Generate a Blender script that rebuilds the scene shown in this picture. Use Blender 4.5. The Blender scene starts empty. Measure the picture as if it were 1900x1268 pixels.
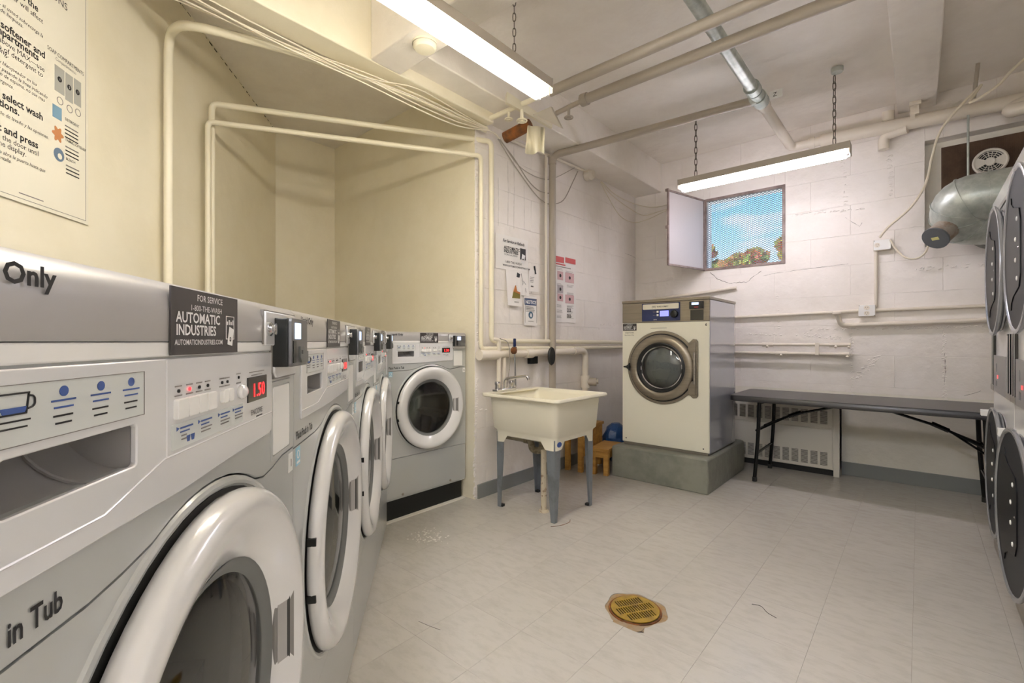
import bpy, bmesh, math, random
from mathutils import Vector, Matrix
random.seed(4)
S = bpy.context.scene
COL = S.collection
RAD = math.radians
PI = math.pi

# ------------------------------------------------------------------ camera, sky, exposure
cd = bpy.data.cameras.new('camera'); cam = bpy.data.objects.new('camera', cd); COL.objects.link(cam)
cam.location = (0, 0, 1.0); cam.rotation_euler = (RAD(90), 0, RAD(41.0))
cd.sensor_fit = 'HORIZONTAL'; cd.sensor_width = 36; cd.lens = 869 / 1900 * 36; cd.clip_start = 0.02
S.camera = cam
S.view_settings.view_transform = 'Standard'; S.view_settings.look = 'None'
S.view_settings.gamma = 1; S.view_settings.use_curve_mapping = False
S.view_settings.exposure = 1.15
WARM_POWER = 20.0
COOL_POWER = 17.0
FILL_POWER = 58.0  # strength of the added fill fixture, out of view
S.cycles.max_bounces = 10; S.cycles.diffuse_bounces = 7; S.cycles.glossy_bounces = 5
S.cycles.transmission_bounces = 8; S.cycles.sample_clamp_indirect = 6
S.cycles.caustics_refractive = False; S.cycles.caustics_reflective = False

sun_d = bpy.data.lights.new('sun', 'SUN'); sun = bpy.data.objects.new('sun', sun_d); COL.objects.link(sun)
sun_d.energy = 3.0; sun_d.angle = 0.01; sun_d.color = (1, .95, .86); sun.rotation_euler = (RAD(48), 0, RAD(-25))
w = bpy.data.worlds.new('sky'); S.world = w; w.use_nodes = True
nt = w.node_tree; nt.nodes.clear()
wo = nt.nodes.new('ShaderNodeOutputWorld'); bg = nt.nodes.new('ShaderNodeBackground')
tc = nt.nodes.new('ShaderNodeTexCoord'); sx = nt.nodes.new('ShaderNodeSeparateXYZ')
rp = nt.nodes.new('ShaderNodeValToRGB'); nz = nt.nodes.new('ShaderNodeTexNoise'); mp = nt.nodes.new('ShaderNodeMapping')
cr = nt.nodes.new('ShaderNodeValToRGB'); mx = nt.nodes.new('ShaderNodeMix'); mx.data_type = 'RGBA'
nt.links.new(tc.outputs['Generated'], sx.inputs[0]); nt.links.new(sx.outputs[2], rp.inputs[0])
rp.color_ramp.elements[0].position = 0.05; rp.color_ramp.elements[0].color = (0.75, 0.9, 1.0, 1)
rp.color_ramp.elements[1].position = 0.36; rp.color_ramp.elements[1].color = (0.045, 0.30, 0.72, 1)
e = rp.color_ramp.elements.new(0.2); e.color = (0.30, 0.66, 0.95, 1)
mp.inputs['Scale'].default_value = (1, 1, 4.0)
nt.links.new(tc.outputs['Generated'], mp.inputs[0]); nt.links.new(mp.outputs[0], nz.inputs[0])
nz.inputs['Scale'].default_value = 5.0; nz.inputs['Detail'].default_value = 6
cr.color_ramp.elements[0].position = 0.5; cr.color_ramp.elements[1].position = 0.75
nt.links.new(nz.outputs[0], cr.inputs[0]); nt.links.new(cr.outputs[0], mx.inputs[0])
nt.links.new(rp.outputs[0], mx.inputs[6]); mx.inputs[7].default_value = (0.95, 0.97, 1, 1)
nt.links.new(mx.outputs[2], bg.inputs[0]); bg.inputs[1].default_value = 1.15
nt.links.new(bg.outputs[0], wo.inputs[0])

# ------------------------------------------------------------------ materials
def lin(c):
    def f(v):
        v /= 255
        return v / 12.92 if v <= 0.04045 else ((v + 0.055) / 1.055) ** 2.4
    return (f(c[0]), f(c[1]), f(c[2]), 1)

MATS = {}
def mat(name, rgb, rough=0.5, metal=0.0, grain=None, bump=None, emit=0, trans=0, spec=0.5, coat=0, vary=0, aniso=None, alpha=1):
    """grain=(scale, rgb2, low, high): noise mixed colour; bump=(scale, strength, distance)"""
    if name in MATS: return MATS[name]
    m = bpy.data.materials.new(name); m.use_nodes = True
    n = m.node_tree.nodes; l = m.node_tree.links
    p = n['Principled BSDF']
    p.inputs['Base Color'].default_value = lin(rgb); p.inputs['Roughness'].default_value = rough
    p.inputs['Metallic'].default_value = metal; p.inputs['Specular IOR Level'].default_value = spec
    p.inputs['Coat Weight'].default_value = coat; p.inputs['Coat Roughness'].default_value = 0.08
    if trans:
        p.inputs['Transmission Weight'].default_value = trans; p.inputs['IOR'].default_value = 1.45
    if alpha < 1: p.inputs['Alpha'].default_value = alpha
    if emit:
        p.inputs['Emission Color'].default_value = lin(rgb); p.inputs['Emission Strength'].default_value = emit
    if grain or bump or vary:
        t = n.new('ShaderNodeTexCoord'); vec = t.outputs['Object']
        if vary:
            oi = n.new('ShaderNodeObjectInfo'); ad = n.new('ShaderNodeVectorMath'); ad.operation = 'ADD'
            sc = n.new('ShaderNodeVectorMath'); sc.operation = 'SCALE'; sc.inputs[0].default_value = (37, 23, 11)
            l.new(oi.outputs['Random'], sc.inputs['Scale']); l.new(vec, ad.inputs[0]); l.new(sc.outputs[0], ad.inputs[1])
            vec = ad.outputs[0]
    col = None
    if grain:
        sc_, c2, lo, hi = grain
        if not isinstance(sc_, tuple): sc_ = (sc_,) * 3
        mpn = n.new('ShaderNodeMapping'); mpn.inputs['Scale'].default_value = sc_
        l.new(vec, mpn.inputs[0])
        q = n.new('ShaderNodeTexNoise'); q.inputs['Scale'].default_value = 1; q.inputs['Detail'].default_value = 8
        q.inputs['Roughness'].default_value = 0.65
        l.new(mpn.outputs[0], q.inputs[0])
        r = n.new('ShaderNodeValToRGB'); r.color_ramp.elements[0].position = lo; r.color_ramp.elements[1].position = hi
        r.color_ramp.elements[0].color = lin(rgb); r.color_ramp.elements[1].color = lin(c2)
        l.new(q.outputs[0], r.inputs[0]); col = r.outputs[0]
    if vary:
        hs = n.new('ShaderNodeHueSaturation'); ma = n.new('ShaderNodeMath'); ma.operation = 'MULTIPLY_ADD'
        ma.inputs[1].default_value = vary; ma.inputs[2].default_value = 1 - vary / 2
        l.new(oi.outputs['Random'], ma.inputs[0]); l.new(ma.outputs[0], hs.inputs['Value'])
        if col: l.new(col, hs.inputs['Color'])
        else: hs.inputs['Color'].default_value = lin(rgb)
        col = hs.outputs[0]
    if col: l.new(col, p.inputs['Base Color'])
    if bump:
        bs, st, di = bump
        q2 = n.new('ShaderNodeTexNoise'); q2.inputs['Scale'].default_value = bs; q2.inputs['Detail'].default_value = 7
        l.new(vec, q2.inputs[0])
        b = n.new('ShaderNodeBump'); b.inputs['Strength'].default_value = st; b.inputs['Distance'].default_value = di
        l.new(q2.outputs[0], b.inputs['Height']); l.new(b.outputs[0], p.inputs['Normal'])
    MATS[name] = m
    return m

def wallpaint(name, rgb, rgb2, rough=0.42, relief=0.02):
    """thick gloss paint on masonry: broad trowel relief, pits and a few chips"""
    m = mat(name, rgb, rough, grain=(2.2, rgb2, 0.42, 0.68), bump=(8, 0.6, relief))
    n = m.node_tree.nodes; l = m.node_tree.links; p = n['Principled BSDF']
    t = n.new('ShaderNodeTexCoord')
    v = n.new('ShaderNodeTexNoise'); v.inputs['Scale'].default_value = 3.1; v.inputs['Detail'].default_value = 12; v.inputs['Roughness'].default_value = 0.8
    l.new(t.outputs['Object'], v.inputs[0])
    r = n.new('ShaderNodeValToRGB'); r.color_ramp.elements[0].position = 0.70; r.color_ramp.elements[1].position = 0.725
    l.new(v.outputs[0], r.inputs[0])
    mixn = n.new('ShaderNodeMix'); mixn.data_type = 'RGBA'
    src = p.inputs['Base Color'].links[0].from_socket
    l.new(r.outputs[0], mixn.inputs[0]); l.new(src, mixn.inputs[6]); mixn.inputs[7].default_value = lin((120, 108, 92))
    l.new(mixn.outputs[2], p.inputs['Base Color'])
    return m

CREAM = wallpaint('cream_wall_paint', (232, 225, 204), (225, 217, 193), relief=.009)
OFFW = wallpaint('white_wall_paint', (236, 231, 226), (227, 221, 214))
CEILP = wallpaint('ceiling_paint', (238, 233, 225), (228, 221, 212), 0.5)
LOWW = wallpaint('lower_wall_paint', (232, 228, 217), (224, 220, 208))
BASEG = mat('grey_baseboard_paint', (128, 131, 130), 0.4, bump=(20, .3, .004))
TILE = mat('vinyl_tile', (190, 186, 178), 0.22, grain=((14, 34, 14), (178, 173, 164), 0.45, 0.75), bump=(5, 0.05, 0.003), vary=0.03)
SLAB = mat('tile_joint', (132, 125, 116), 0.8)
SILV = mat('silver_enamel', (186, 189, 188), 0.30, 0.22, coat=0.35)
SILV2 = mat('silver_panel', (222, 223, 225), 0.25, 0.12, coat=0.4)
DGREY = mat('grey_plastic', (172, 170, 169), 0.30, 0.2, coat=.2)
PEARL = mat('pearl_plastic', (226, 226, 226), 0.20, 0.12, coat=0.5)
WHITEP = mat('white_plastic', (232, 232, 230), 0.3)
BLACKP = mat('black_plastic', (14, 18, 17), 0.35)
BLACKG = mat('black_gloss', (16, 17, 19), 0.12, coat=0.5)
DARK = mat('dark_recess', (20, 19, 18), 0.6)
STEEL = mat('brushed_steel', (168, 162, 152), 0.34, 0.75, grain=((4, 4, 160), (150, 144, 136), .4, .6))
CHROME = mat('chrome', (215, 215, 215), 0.12, 1.0)
GALV = mat('galvanised_steel', (196, 202, 196), 0.38, 0.45, grain=(16, (172, 180, 174), .4, .6))
def thin_glass(name, tint, ior):
    m = bpy.data.materials.new(name); m.use_nodes = True; n = m.node_tree.nodes; l = m.node_tree.links; n.clear()
    o = n.new('ShaderNodeOutputMaterial'); x = n.new('ShaderNodeMixShader'); f = n.new('ShaderNodeFresnel'); f.inputs['IOR'].default_value = ior
    a = n.new('ShaderNodeBsdfTransparent'); a.inputs[0].default_value = lin(tint); g = n.new('ShaderNodeBsdfGlossy'); g.inputs['Roughness'].default_value = .04
    l.new(f.outputs[0], x.inputs[0]); l.new(a.outputs[0], x.inputs[1]); l.new(g.outputs[0], x.inputs[2]); l.new(x.outputs[0], o.inputs[0])
    return m
GLASS = thin_glass('door_glass', (208, 212, 206), 1.75)
PANE = mat('frosted_pane', (236, 230, 232), 0.25, trans=0.35, bump=(40, .3, .002))
DRUM = mat('drum_steel', (150, 152, 150), 0.28, 0.6)
GASK = mat('grey_gasket', (108, 110, 108), 0.5)
STICK = mat('dark_sticker', (62, 58, 58), 0.35)
INKW = mat('white_ink', (235, 235, 235), 0.5)
INKK = mat('black_ink', (30, 29, 30), 0.6)
INKG = mat('grey_ink', (128, 124, 120), 0.6)
INKB = mat('blue_ink', (62, 88, 150), 0.5)
INKR = mat('red_ink', (196, 62, 66), 0.5)
LABELG = mat('pale_grey_label', (204, 208, 206), 0.35)
LCDK = mat('display_glass', (52, 50, 46), 0.15)
LEDR = mat('red_led', (255, 36, 40), 0.4, emit=2.2)
SCREEN = mat('lit_screen', (176, 196, 232), 0.3, emit=0.9)
SCREENB = mat('violet_screen', (120, 124, 214), 0.3, emit=0.8)
NAVY = mat('navy_panel', (36, 48, 92), 0.25)
BEIGEE = mat('beige_enamel', (232, 230, 214), 0.3, coat=0.3)
TAUPE = mat('taupe_steel', (150, 141, 126), 0.33, 0.55, grain=((3, 3, 90), (138, 130, 116), .4, .6))
SIDEG = mat('glossy_grey_side', (172, 176, 188), 0.10, 0.35, coat=1.0)
CONC = mat('painted_concrete', (138, 139, 128), 0.5, grain=(6, (118, 120, 110), .4, .65), bump=(14, .6, .01))
TUBP = mat('cream_tub', (234, 229, 210), 0.3)
LEGG = mat('grey_leg_paint', (128, 134, 140), 0.35, 0.2, grain=(9, (110, 114, 116), .5, .7))
PIPEW = mat('white_painted_pipe', (224, 216, 202), 0.36, bump=(30, .25, .003))
PIPEC = mat('cream_painted_pipe', (230, 223, 200), 0.36, bump=(30, .25, .003))
PIPEG = mat('greige_painted_pipe', (170, 161, 148), 0.45, bump=(26, .35, .003))
RUST = mat('rust', (132, 78, 30), 0.8, grain=(18, (86, 54, 28), .4, .6), bump=(40, .6, .004))
WOOD = mat('golden_pine', (204, 158, 84), 0.5, grain=((3, 30, 30), (168, 122, 58), .35, .65))
BLUEB = mat('blue_bag', (34, 74, 128), 0.3, bump=(14, .8, .02))
TBLK = mat('black_table_plastic', (50, 49, 49), 0.3, bump=(60, .2, .001))
TMET = mat('black_tube_metal', (16, 16, 16), 0.25, 0.3)
HEAT = mat('cream_heater_paint', (220, 216, 206), 0.4)
WINF = mat('brown_window_frame', (120, 104, 98), 0.5, grain=(12, (150, 134, 128), .4, .6))
MESHM = mat('expanded_metal', (150, 152, 158), 0.5, 0.3)
CABLE = mat('white_cable', (222, 214, 194), 0.45)
CABLEG = mat('grey_cable', (170, 163, 152), 0.45)
CHAIN = mat('dull_chain', (112, 104, 94), 0.45, 0.7)
FIXT = mat('fixture_enamel', (176, 168, 154), 0.4, 0.1)
TUBEW = mat('warm_tube', (255, 247, 230), 0.4, emit=WARM_POWER)
TUBEC = mat('cool_tube', (252, 246, 255), 0.4, emit=COOL_POWER)
TUBE_FILL = mat('fill_tube', (240, 243, 255), 0.4, emit=FILL_POWER)  # tubes of the added fill fixture only
PAPER = mat('white_paper', (236, 233, 230), 0.6)
PAPERC = mat('cream_paper', (228, 223, 206), 0.5)
BRASS = mat('brass_drain', (178, 146, 52), 0.42, 0.35, grain=(30, (140, 112, 60), .4, .7))
SUBFL = mat('old_subfloor', (150, 132, 108), 0.7, grain=(20, (150, 118, 72), .45, .6))
BROWNG = mat('brown_grille', (104, 82, 64), 0.8, grain=(5, (74, 56, 44), .4, .65))
BRKRED = mat('pink_print', (206, 170, 172), 0.6)
BLK_RUB = mat('black_rubber', (30, 31, 30), 0.5)
DRYW = mat('dryer_white', (226, 226, 224), 0.25, coat=0.3)
DRIM = mat('dryer_rim', (176, 178, 182), 0.25, 0.6)
DFACE = mat('dryer_door_face', (36, 38, 42), 0.45, 0.0, spec=.25)
DPLATE = mat('dryer_hinge_plate', (14, 15, 17), 0.40, 0.0, spec=.25)
CRACK = mat('crack', (46, 40, 32), 0.9)
LEAFA = mat('autumn_leaf', (200, 140, 60), 0.6, grain=(3, (196, 70, 52), .45, .6), vary=.3)
LEAFB = mat('green_leaf', (150, 166, 60), 0.6, grain=(3, (196, 182, 70), .45, .6))
BARK = mat('bark', (88, 70, 54), 0.9)
SKYBL = mat('pale_blue_sticker', (150, 200, 220), 0.4)

# ------------------------------------------------------------------ mesh helpers
class MB:
    def __init__(s): s.bm = bmesh.new(); s.mi = 0
    def face(s, vs, smooth=False):
        try:
            f = s.bm.faces.new(vs); f.material_index = s.mi; f.smooth = smooth; return f
        except ValueError: return None
    def box(s, a, b):
        x0, y0, z0 = a; x1, y1, z1 = b
        if x0 > x1: x0, x1 = x1, x0
        if y0 > y1: y0, y1 = y1, y0
        if z0 > z1: z0, z1 = z1, z0
        v = [s.bm.verts.new(p) for p in ((x0,y0,z0),(x1,y0,z0),(x1,y1,z0),(x0,y1,z0),(x0,y0,z1),(x1,y0,z1),(x1,y1,z1),(x0,y1,z1))]
        for q in ((0,3,2,1),(4,5,6,7),(0,1,5,4),(1,2,6,5),(2,3,7,6),(3,0,4,7)): s.face([v[i] for i in q])
        return s
    def loft(s, loops, cap=True, closed=True, smooth=True):
        rows = [[s.bm.verts.new(p) for p in lp] for lp in loops]
        n = len(rows[0])
        for a, b in zip(rows, rows[1:]):
            for i in range(n if closed else n - 1):
                j = (i + 1) % n
                s.face([a[i], a[j], b[j], b[i]], smooth)
        if cap:
            s.face(list(reversed(rows[0]))); s.face(rows[-1])
        return s
    def tube(s, pts, r, seg=8, cap=True):
        pts = [Vector(p) for p in pts]; n = len(pts)
        rs = list(r) if isinstance(r, (list, tuple)) else [r] * n
        t0 = (pts[1] - pts[0]).normalized()
        up = Vector((0, 0, 1)) if abs(t0.z) < 0.9 else Vector((1, 0, 0))
        u = t0.cross(up).normalized(); loops = []
        for i, p in enumerate(pts):
            if i == 0: t = t0
            elif i == n - 1: t = (pts[-1] - pts[-2]).normalized()
            else: t = ((pts[i+1] - p).normalized() + (p - pts[i-1]).normalized())
            if t.length < 1e-6: t = t0
            t = t.normalized(); u = (u - t * u.dot(t)).normalized(); v = t.cross(u)
            k = 1.0
            loops.append([tuple(p + (u * math.cos(a) + v * math.sin(a)) * rs[i] * k) for a in (2 * PI * j / seg for j in range(seg))])
        return s.loft(loops, cap)
    def lathe(s, prof, c=(0,0,0), axis='-y', seg=40, cap=False, sx_=1.0):
        """prof: (radius, height along axis)"""
        c = Vector(c)
        ax = {'-y': (Vector((1,0,0)), Vector((0,0,1)), Vector((0,-1,0))), 'z': (Vector((1,0,0)), Vector((0,1,0)), Vector((0,0,1))),
              '-z': (Vector((1,0,0)), Vector((0,-1,0)), Vector((0,0,-1))), 'x': (Vector((0,1,0)), Vector((0,0,1)), Vector((1,0,0))), '-x': (Vector((0,-1,0)), Vector((0,0,1)), Vector((-1,0,0)))}[axis] if isinstance(axis, str) else axis
        loops = [[tuple(c + (ax[0] * math.cos(2*PI*j/seg) * sx_ + ax[1] * math.sin(2*PI*j/seg)) * r + ax[2] * h) for j in range(seg)] for r, h in prof]
        return s.loft(loops, cap)
    def plate(s, outer, holes, y0, y1):
        """polygon (x,z) with holes, extruded between y0 (front) and y1"""
        for y in (y0, y1):
            b = bmesh.new(); 
            for lp in [outer] + holes:
                vs = [b.verts.new((p[0], y, p[1])) for p in lp]
                for i in range(len(vs)): b.edges.new((vs[i], vs[(i+1) % len(vs)]))
            bmesh.ops.triangle_fill(b, use_beauty=True, use_dissolve=False, edges=b.edges[:])
            mp_ = {v: s.bm.verts.new(v.co) for v in b.verts}
            for f in b.faces: s.face([mp_[v] for v in f.verts])
            b.free()
        for lp in [outer] + holes:
            a = [s.bm.verts.new((p[0], y0, p[1])) for p in lp]; c = [s.bm.verts.new((p[0], y1, p[1])) for p in lp]
            for i in range(len(lp)):
                j = (i+1) % len(lp); s.face([a[i], a[j], c[j], c[i]])
        return s
    def m(s, i): s.mi = i; return s

def obj(name, mb, mats, parent=None, loc=(0,0,0), rot=(0,0,0), bevel=0, weld=True, sharp=32, kind=None, label=None, seg=2):
    if weld: bmesh.ops.remove_doubles(mb.bm, verts=mb.bm.verts, dist=1e-5)
    bmesh.ops.recalc_face_normals(mb.bm, faces=mb.bm.faces)
    me = bpy.data.meshes.new(name); mb.bm.to_mesh(me); mb.bm.free()
    if not isinstance(mats, (list, tuple)): mats = [mats]
    for m_ in mats: me.materials.append(m_)
    if sharp and any(p.use_smooth for p in me.polygons): me.set_sharp_from_angle(angle=RAD(sharp))
    o = bpy.data.objects.new(name, me); COL.objects.link(o)
    o.location = loc; o.rotation_euler = rot
    if parent: o.parent = parent
    if bevel:
        bv = o.modifiers.new('edge', 'BEVEL'); bv.width = bevel; bv.segments = seg; bv.limit_method = 'ANGLE'; bv.angle_limit = RAD(40)
        me.shade_smooth(); 
        try: me.set_sharp_from_angle(angle=RAD(50))
        except Exception: pass
        bv.harden_normals = False
    if kind: o['kind'] = kind
    if label: o['label'] = label
    return o
def tag(o, label, cat, group=None):
    o['label'] = label; o['category'] = cat
    if group: o['group'] = group
    return o
def thing(name, label, cat, loc=(0,0,0), rz=0, group=None):
    o = bpy.data.objects.new(name, None); COL.objects.link(o); o.location = loc; o.rotation_euler = (0, 0, rz)
    o.empty_display_size = .05
    return tag(o, label, cat, group)
def copy_tree(o, parent=None):
    c = o.copy(); COL.objects.link(c); c.parent = parent
    for ch in list(o.children): copy_tree(ch, c)
    return c
FONTC = {}
def text(s, x, z, size, m, parent, y=-0.0008, name='lettering', bold=0.0, align='LEFT', sx_=1.0, rot=0, shear=0, rz=0, th=0.0002):
    """lettering in the local x/z plane facing -y; x,z = baseline start"""
    key = (s, bold, align, shear)
    if key not in FONTC:
        cu = bpy.data.curves.new('t', 'FONT'); cu.body = s; cu.size = 1; cu.offset = bold; cu.align_x = align; cu.resolution_u = 2; cu.shear = shear
        cu.space_line = .9
        to = bpy.data.objects.new('t', cu); COL.objects.link(to)
        dg = bpy.context.evaluated_depsgraph_get()
        me = bpy.data.meshes.new_from_object(to.evaluated_get(dg)); COL.objects.unlink(to); bpy.data.objects.remove(to)
        me.name = 'lettering'; FONTC[key] = me
    me = FONTC[key].copy(); me.materials.clear(); me.materials.append(m)
    o = bpy.data.objects.new(name, me); COL.objects.link(o); o.parent = parent
    o.location = (x, y, z); o.rotation_euler = (RAD(90), rot, 0); o.scale = (size * sx_, size, 1)
    return o
def circ(cx, cz, r, n=32, sx_=1.0):
    return [(cx + r*sx_*math.cos(2*PI*i/n), cz + r*math.sin(2*PI*i/n)) for i in range(n)]
def rrect(x0, z0, x1, z1, r, n=4):
    out = []
    for cx, cz, a0 in ((x1-r, z1-r, 0), (x0+r, z1-r, 90), (x0+r, z0+r, 180), (x1-r, z0+r, 270)):
        for i in range(n+1):
            a = RAD(a0 + 90*i/n); out.append((cx + r*math.cos(a), cz + r*math.sin(a)))
    return out
def rr3(cx, cy, hx, hy, r, z, n=4):
    return [(p[0], p[1], z) for p in rrect(cx-hx, cy-hy, cx+hx, cy+hy, r, n)]
def fillet(pts, r, n=5):
    pts = [Vector(p) for p in pts]; out = [pts[0]]
    for i in range(1, len(pts)-1):
        a, b, c = pts[i-1], pts[i], pts[i+1]
        d1 = (a-b); d2 = (c-b); k = min(r, d1.length*.49, d2.length*.49)
        p = b + d1.normalized()*k; q = b + d2.normalized()*k
        for j in range(n+1):
            t = j/n; out.append(p*(1-t)**2 + b*2*t*(1-t) + q*t*t)
    out.append(pts[-1]); return out
def sag(a, b, d, n=12, side=(0,0,0)):
    a = Vector(a); b = Vector(b); out = []
    for i in range(n+1):
        t = i/n; k = 4*t*(1-t); p = a.lerp(b, t); p.z -= d*k; p += Vector(side)*k; out.append(p)
    return out
def smooth_path(pts, n=6):
    pts = [Vector(p) for p in pts]; P = [pts[0]*2-pts[1]] + pts + [pts[-1]*2-pts[-2]]; out = []
    for i in range(1, len(P)-2):
        for j in range(n):
            t = j/n; a, b, c, d = P[i-1:i+3]
            out.append(0.5*((2*b) + (c-a)*t + (2*a-5*b+4*c-d)*t*t + (3*b-a-3*c+d)*t**3))
    out.append(pts[-1]); return out
CS, SN, FPX = .7547, .6561, 869.0
def px(u, v, x=None, y=None, z=None):
    """the point of the place seen at pixel (u,v) of the photograph that lies on the wall plane X=x, Y=y or height z"""
    t = (u-950)/FPX
    if x is not None: d = x/(CS*t-SN)
    elif y is not None: d = y/(SN*t+CS)
    else: d = (z-1)*FPX/(634-v)
    return Vector((d*(CS*t-SN), d*(SN*t+CS), 1+(634-v)/FPX*d))

# ------------------------------------------------------------------ the room shell
CEIL = 2.69; XW = -2.12; YB = 4.30; YC = 2.08; XB = -3.867; YA = 1.579
ROWROT = math.atan2(.635, -.7727); RD = Vector((-.7727, .635, 0)); RN = Vector((.635, .7727, 0))
def struct(name, mb, mats, parent=None, **k):
    o = obj(name, mb, mats, parent, **k)
    if parent is None: o['kind'] = 'structure'
    return o
T = 0.255
floor = struct('floor', MB().box((-4.2, -2.6, -.12), (1.1, 4.5, -.004)), SLAB)
tm = MB(); q = T/2 - .0003
lo = [(-q,-q,-.0035), (q,-q,-.0035), (q,q,-.0035), (-q,q,-.0035)]
hi = [(-q,-q,0), (q,-q,0), (q,q,0), (-q,q,0)]
tm.loft([lo, hi], smooth=False)
proto_tile = obj('tile', tm, TILE, floor, weld=False)
first = True; tiles = []
DRX, DRY, DRR = -.80, 1.62, .112
for i in range(-9, 5):
    for j in range(-6, 12):
        cx = -.017 + (i+.5)*T; cy = 1.496 + (j+.5)*T
        if cx < -2.32 and cy > 2.1: continue
        if cy < .2 or (cx, cy) == (9, 9): continue
        # behind the slanted row front
        sdist = (cx+.1556)*.635 + (cy+.1893)*.7727
        if sdist < -.75: continue
        if cx > .55: continue
        if abs(cx-DRX) < T*.5+DRR and abs(cy-DRY) < T*.5+DRR: continue      # cut tiles round the drain come below
        if first: o = proto_tile; first = False
        else: o = proto_tile.copy(); COL.objects.link(o)
        o.location = (cx, cy, 0)
# tiles cut round the floor drain
def cut_tile(cx, cy):
    b = bmesh.new(); n = 18
    vs = [b.verts.new((cx-q+2*q*i/n, cy-q+2*q*j/n, 0)) for j in range(n+1) for i in range(n+1)]
    for j in range(n):
        for i in range(n):
            x = cx-q+2*q*(i+.5)/n; y = cy-q+2*q*(j+.5)/n
            a = math.atan2(y-DRY, x-DRX); rr = DRR*(1+.05*math.sin(3*a)+.04*math.sin(7*a+1))
            if a > -1.75 and a < -.9: rr *= 1.28 if -1.6 < a < -1.05 else 1
            if math.hypot(x-DRX, y-DRY) < rr: continue
            k = j*(n+1)+i; b.faces.new([vs[k], vs[k+1], vs[k+n+2], vs[k+n+1]])
    bmesh.ops.delete(b, geom=[v for v in b.verts if not v.link_faces], context='VERTS')
    for v in b.verts:
        d = math.hypot(v.co.x-DRX, v.co.y-DRY)
        if v.is_boundary and d < DRR*1.5 and abs(v.co.x-cx) < q-.002 and abs(v.co.y-cy) < q-.002:
            a = math.atan2(v.co.y-DRY, v.co.x-DRX); rr = DRR*(1+.05*math.sin(3*a)+.04*math.sin(7*a+1))
            if -1.75 < a < -.9: rr *= 1.25
            v.co.x = DRX+rr*math.cos(a); v.co.y = DRY+rr*math.sin(a)
    r = bmesh.ops.extrude_face_region(b, geom=b.faces[:])
    for v in r['geom']:
        if isinstance(v, bmesh.types.BMVert): v.co.z -= .0035
    m_ = MB(); m_.bm = b
    obj('tile', m_, TILE, floor, weld=False)
for i in range(-9, 5):
    for j in range(-6, 12):
        cx = -.017 + (i+.5)*T; cy = 1.496 + (j+.5)*T
        if abs(cx-DRX) < T*.5+DRR and abs(cy-DRY) < T*.5+DRR: cut_tile(cx, cy)
fm = MB(); fm.box((-4.1, -2.5, -.0039), (1.05, .14, 0)); obj('floor_surface', fm, TILE, floor)
struct('floor_patch', MB().lathe([(.001, .0005), (DRR*1.2, .0005)], (DRX, DRY, -.004), 'z', 24), SUBFL, floor)
sp = MB(); sp.box((DRX-.0, DRY-.155, -.0038), (DRX+.075, DRY-.08, -.002)); struct('floor_patch', sp, SUBFL, floor)

ceil = struct('ceiling', MB().box((-4.2, -2.6, CEIL), (1.1, 4.5, CEIL+.12)), CEILP)
struct('beam', MB().box((-2.14, -1.2, 2.36), (-2.0, YC+.05, CEIL)), CREAM, ceil, bevel=.006)
struct('beam', MB().box((-2.0, 1.26, 2.36), (1.0, 1.43, CEIL)), CEILP, ceil, bevel=.006)
struct('beam', MB().box((-2.12, 1.43, 2.42), (-1.85, YB, CEIL)), CEILP, ceil, bevel=.006)
struct('beam', MB().box((-.115, 1.43, 2.61), (.092, YB, CEIL)), CEILP, ceil, bevel=.006)

# back wall with window and duct openings, faced with painted block
WX0, WX1, WZ0, WZ1 = -1.456, -.815, 1.63, 2.27
VX0, VX1, VZ0, VZ1 = .03, .86, 1.65, 2.38
wb = MB().plate([(-2.4, 0), (1.05, 0), (1.05, CEIL), (-2.4, CEIL)], [[(WX0, WZ0), (WX1, WZ0), (WX1, WZ1), (WX0, WZ1)], [(VX0, VZ0), (VX1, VZ0), (VX1, VZ1), (VX0, VZ1)]], YB+.002, YB+.20)
wall_back = struct('wall_back', wb, OFFW)
def clip_out(rs, hole):
    out = []
    for (a, b, c, d) in rs:
        hx0, hx1, hz0, hz1 = hole
        if b <= hx0 or a >= hx1 or d <= hz0 or c >= hz1: out.append((a, b, c, d)); continue
        if a < hx0: out.append((a, hx0, c, d))
        if b > hx1: out.append((hx1, b, c, d))
        m0, m1 = max(a, hx0), min(b, hx1)
        if c < hz0: out.append((m0, m1, c, hz0))
        if d > hz1: out.append((m0, m1, hz1, d))
    return [r for r in out if r[1]-r[0] > .012 and r[3]-r[2] > .012]
def blocks(parent, x0, x1, z0, z1, bw, bh, off, to3, holes, m_, zoff):
    n = 0; z = zoff
    row = 0
    while z < z1:
        c, d = max(z, z0), min(z+bh, z1)
        if d - c > .015:
            x = x0 - bw + off + (bw/2 if row % 2 else 0)
            while x < x1:
                a, b = max(x, x0), min(x+bw, x1)
                if b - a > .015:
                    rs = [(a, b, c, d)]
                    for h in holes: rs = clip_out(rs, h)
                    for (ra, rb, rc, rd) in rs:
                        pr = random.uniform(-.0005, .0005); g = .0003; ins = .0018
                        mb = MB()
                        back = [to3(X, Z, .0006) for X, Z in ((ra+g, rc+g), (rb-g, rc+g), (rb-g, rd-g), (ra+g, rd-g))]
                        front = [to3(X, Z, -.001+pr) for X, Z in ((ra+ins, rc+ins), (rb-ins, rc+ins), (rb-ins, rd-ins), (ra+ins, rd-ins))]
                        mb.loft([back, front], cap=False, smooth=False); mb.face([mb.bm.verts[i] if False else v for i, v in enumerate(list(mb.bm.verts)[4:8])])
                        obj('block', mb, m_, parent, weld=False); n += 1
                x += bw
        z += bh; row += 1
    return n
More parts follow.
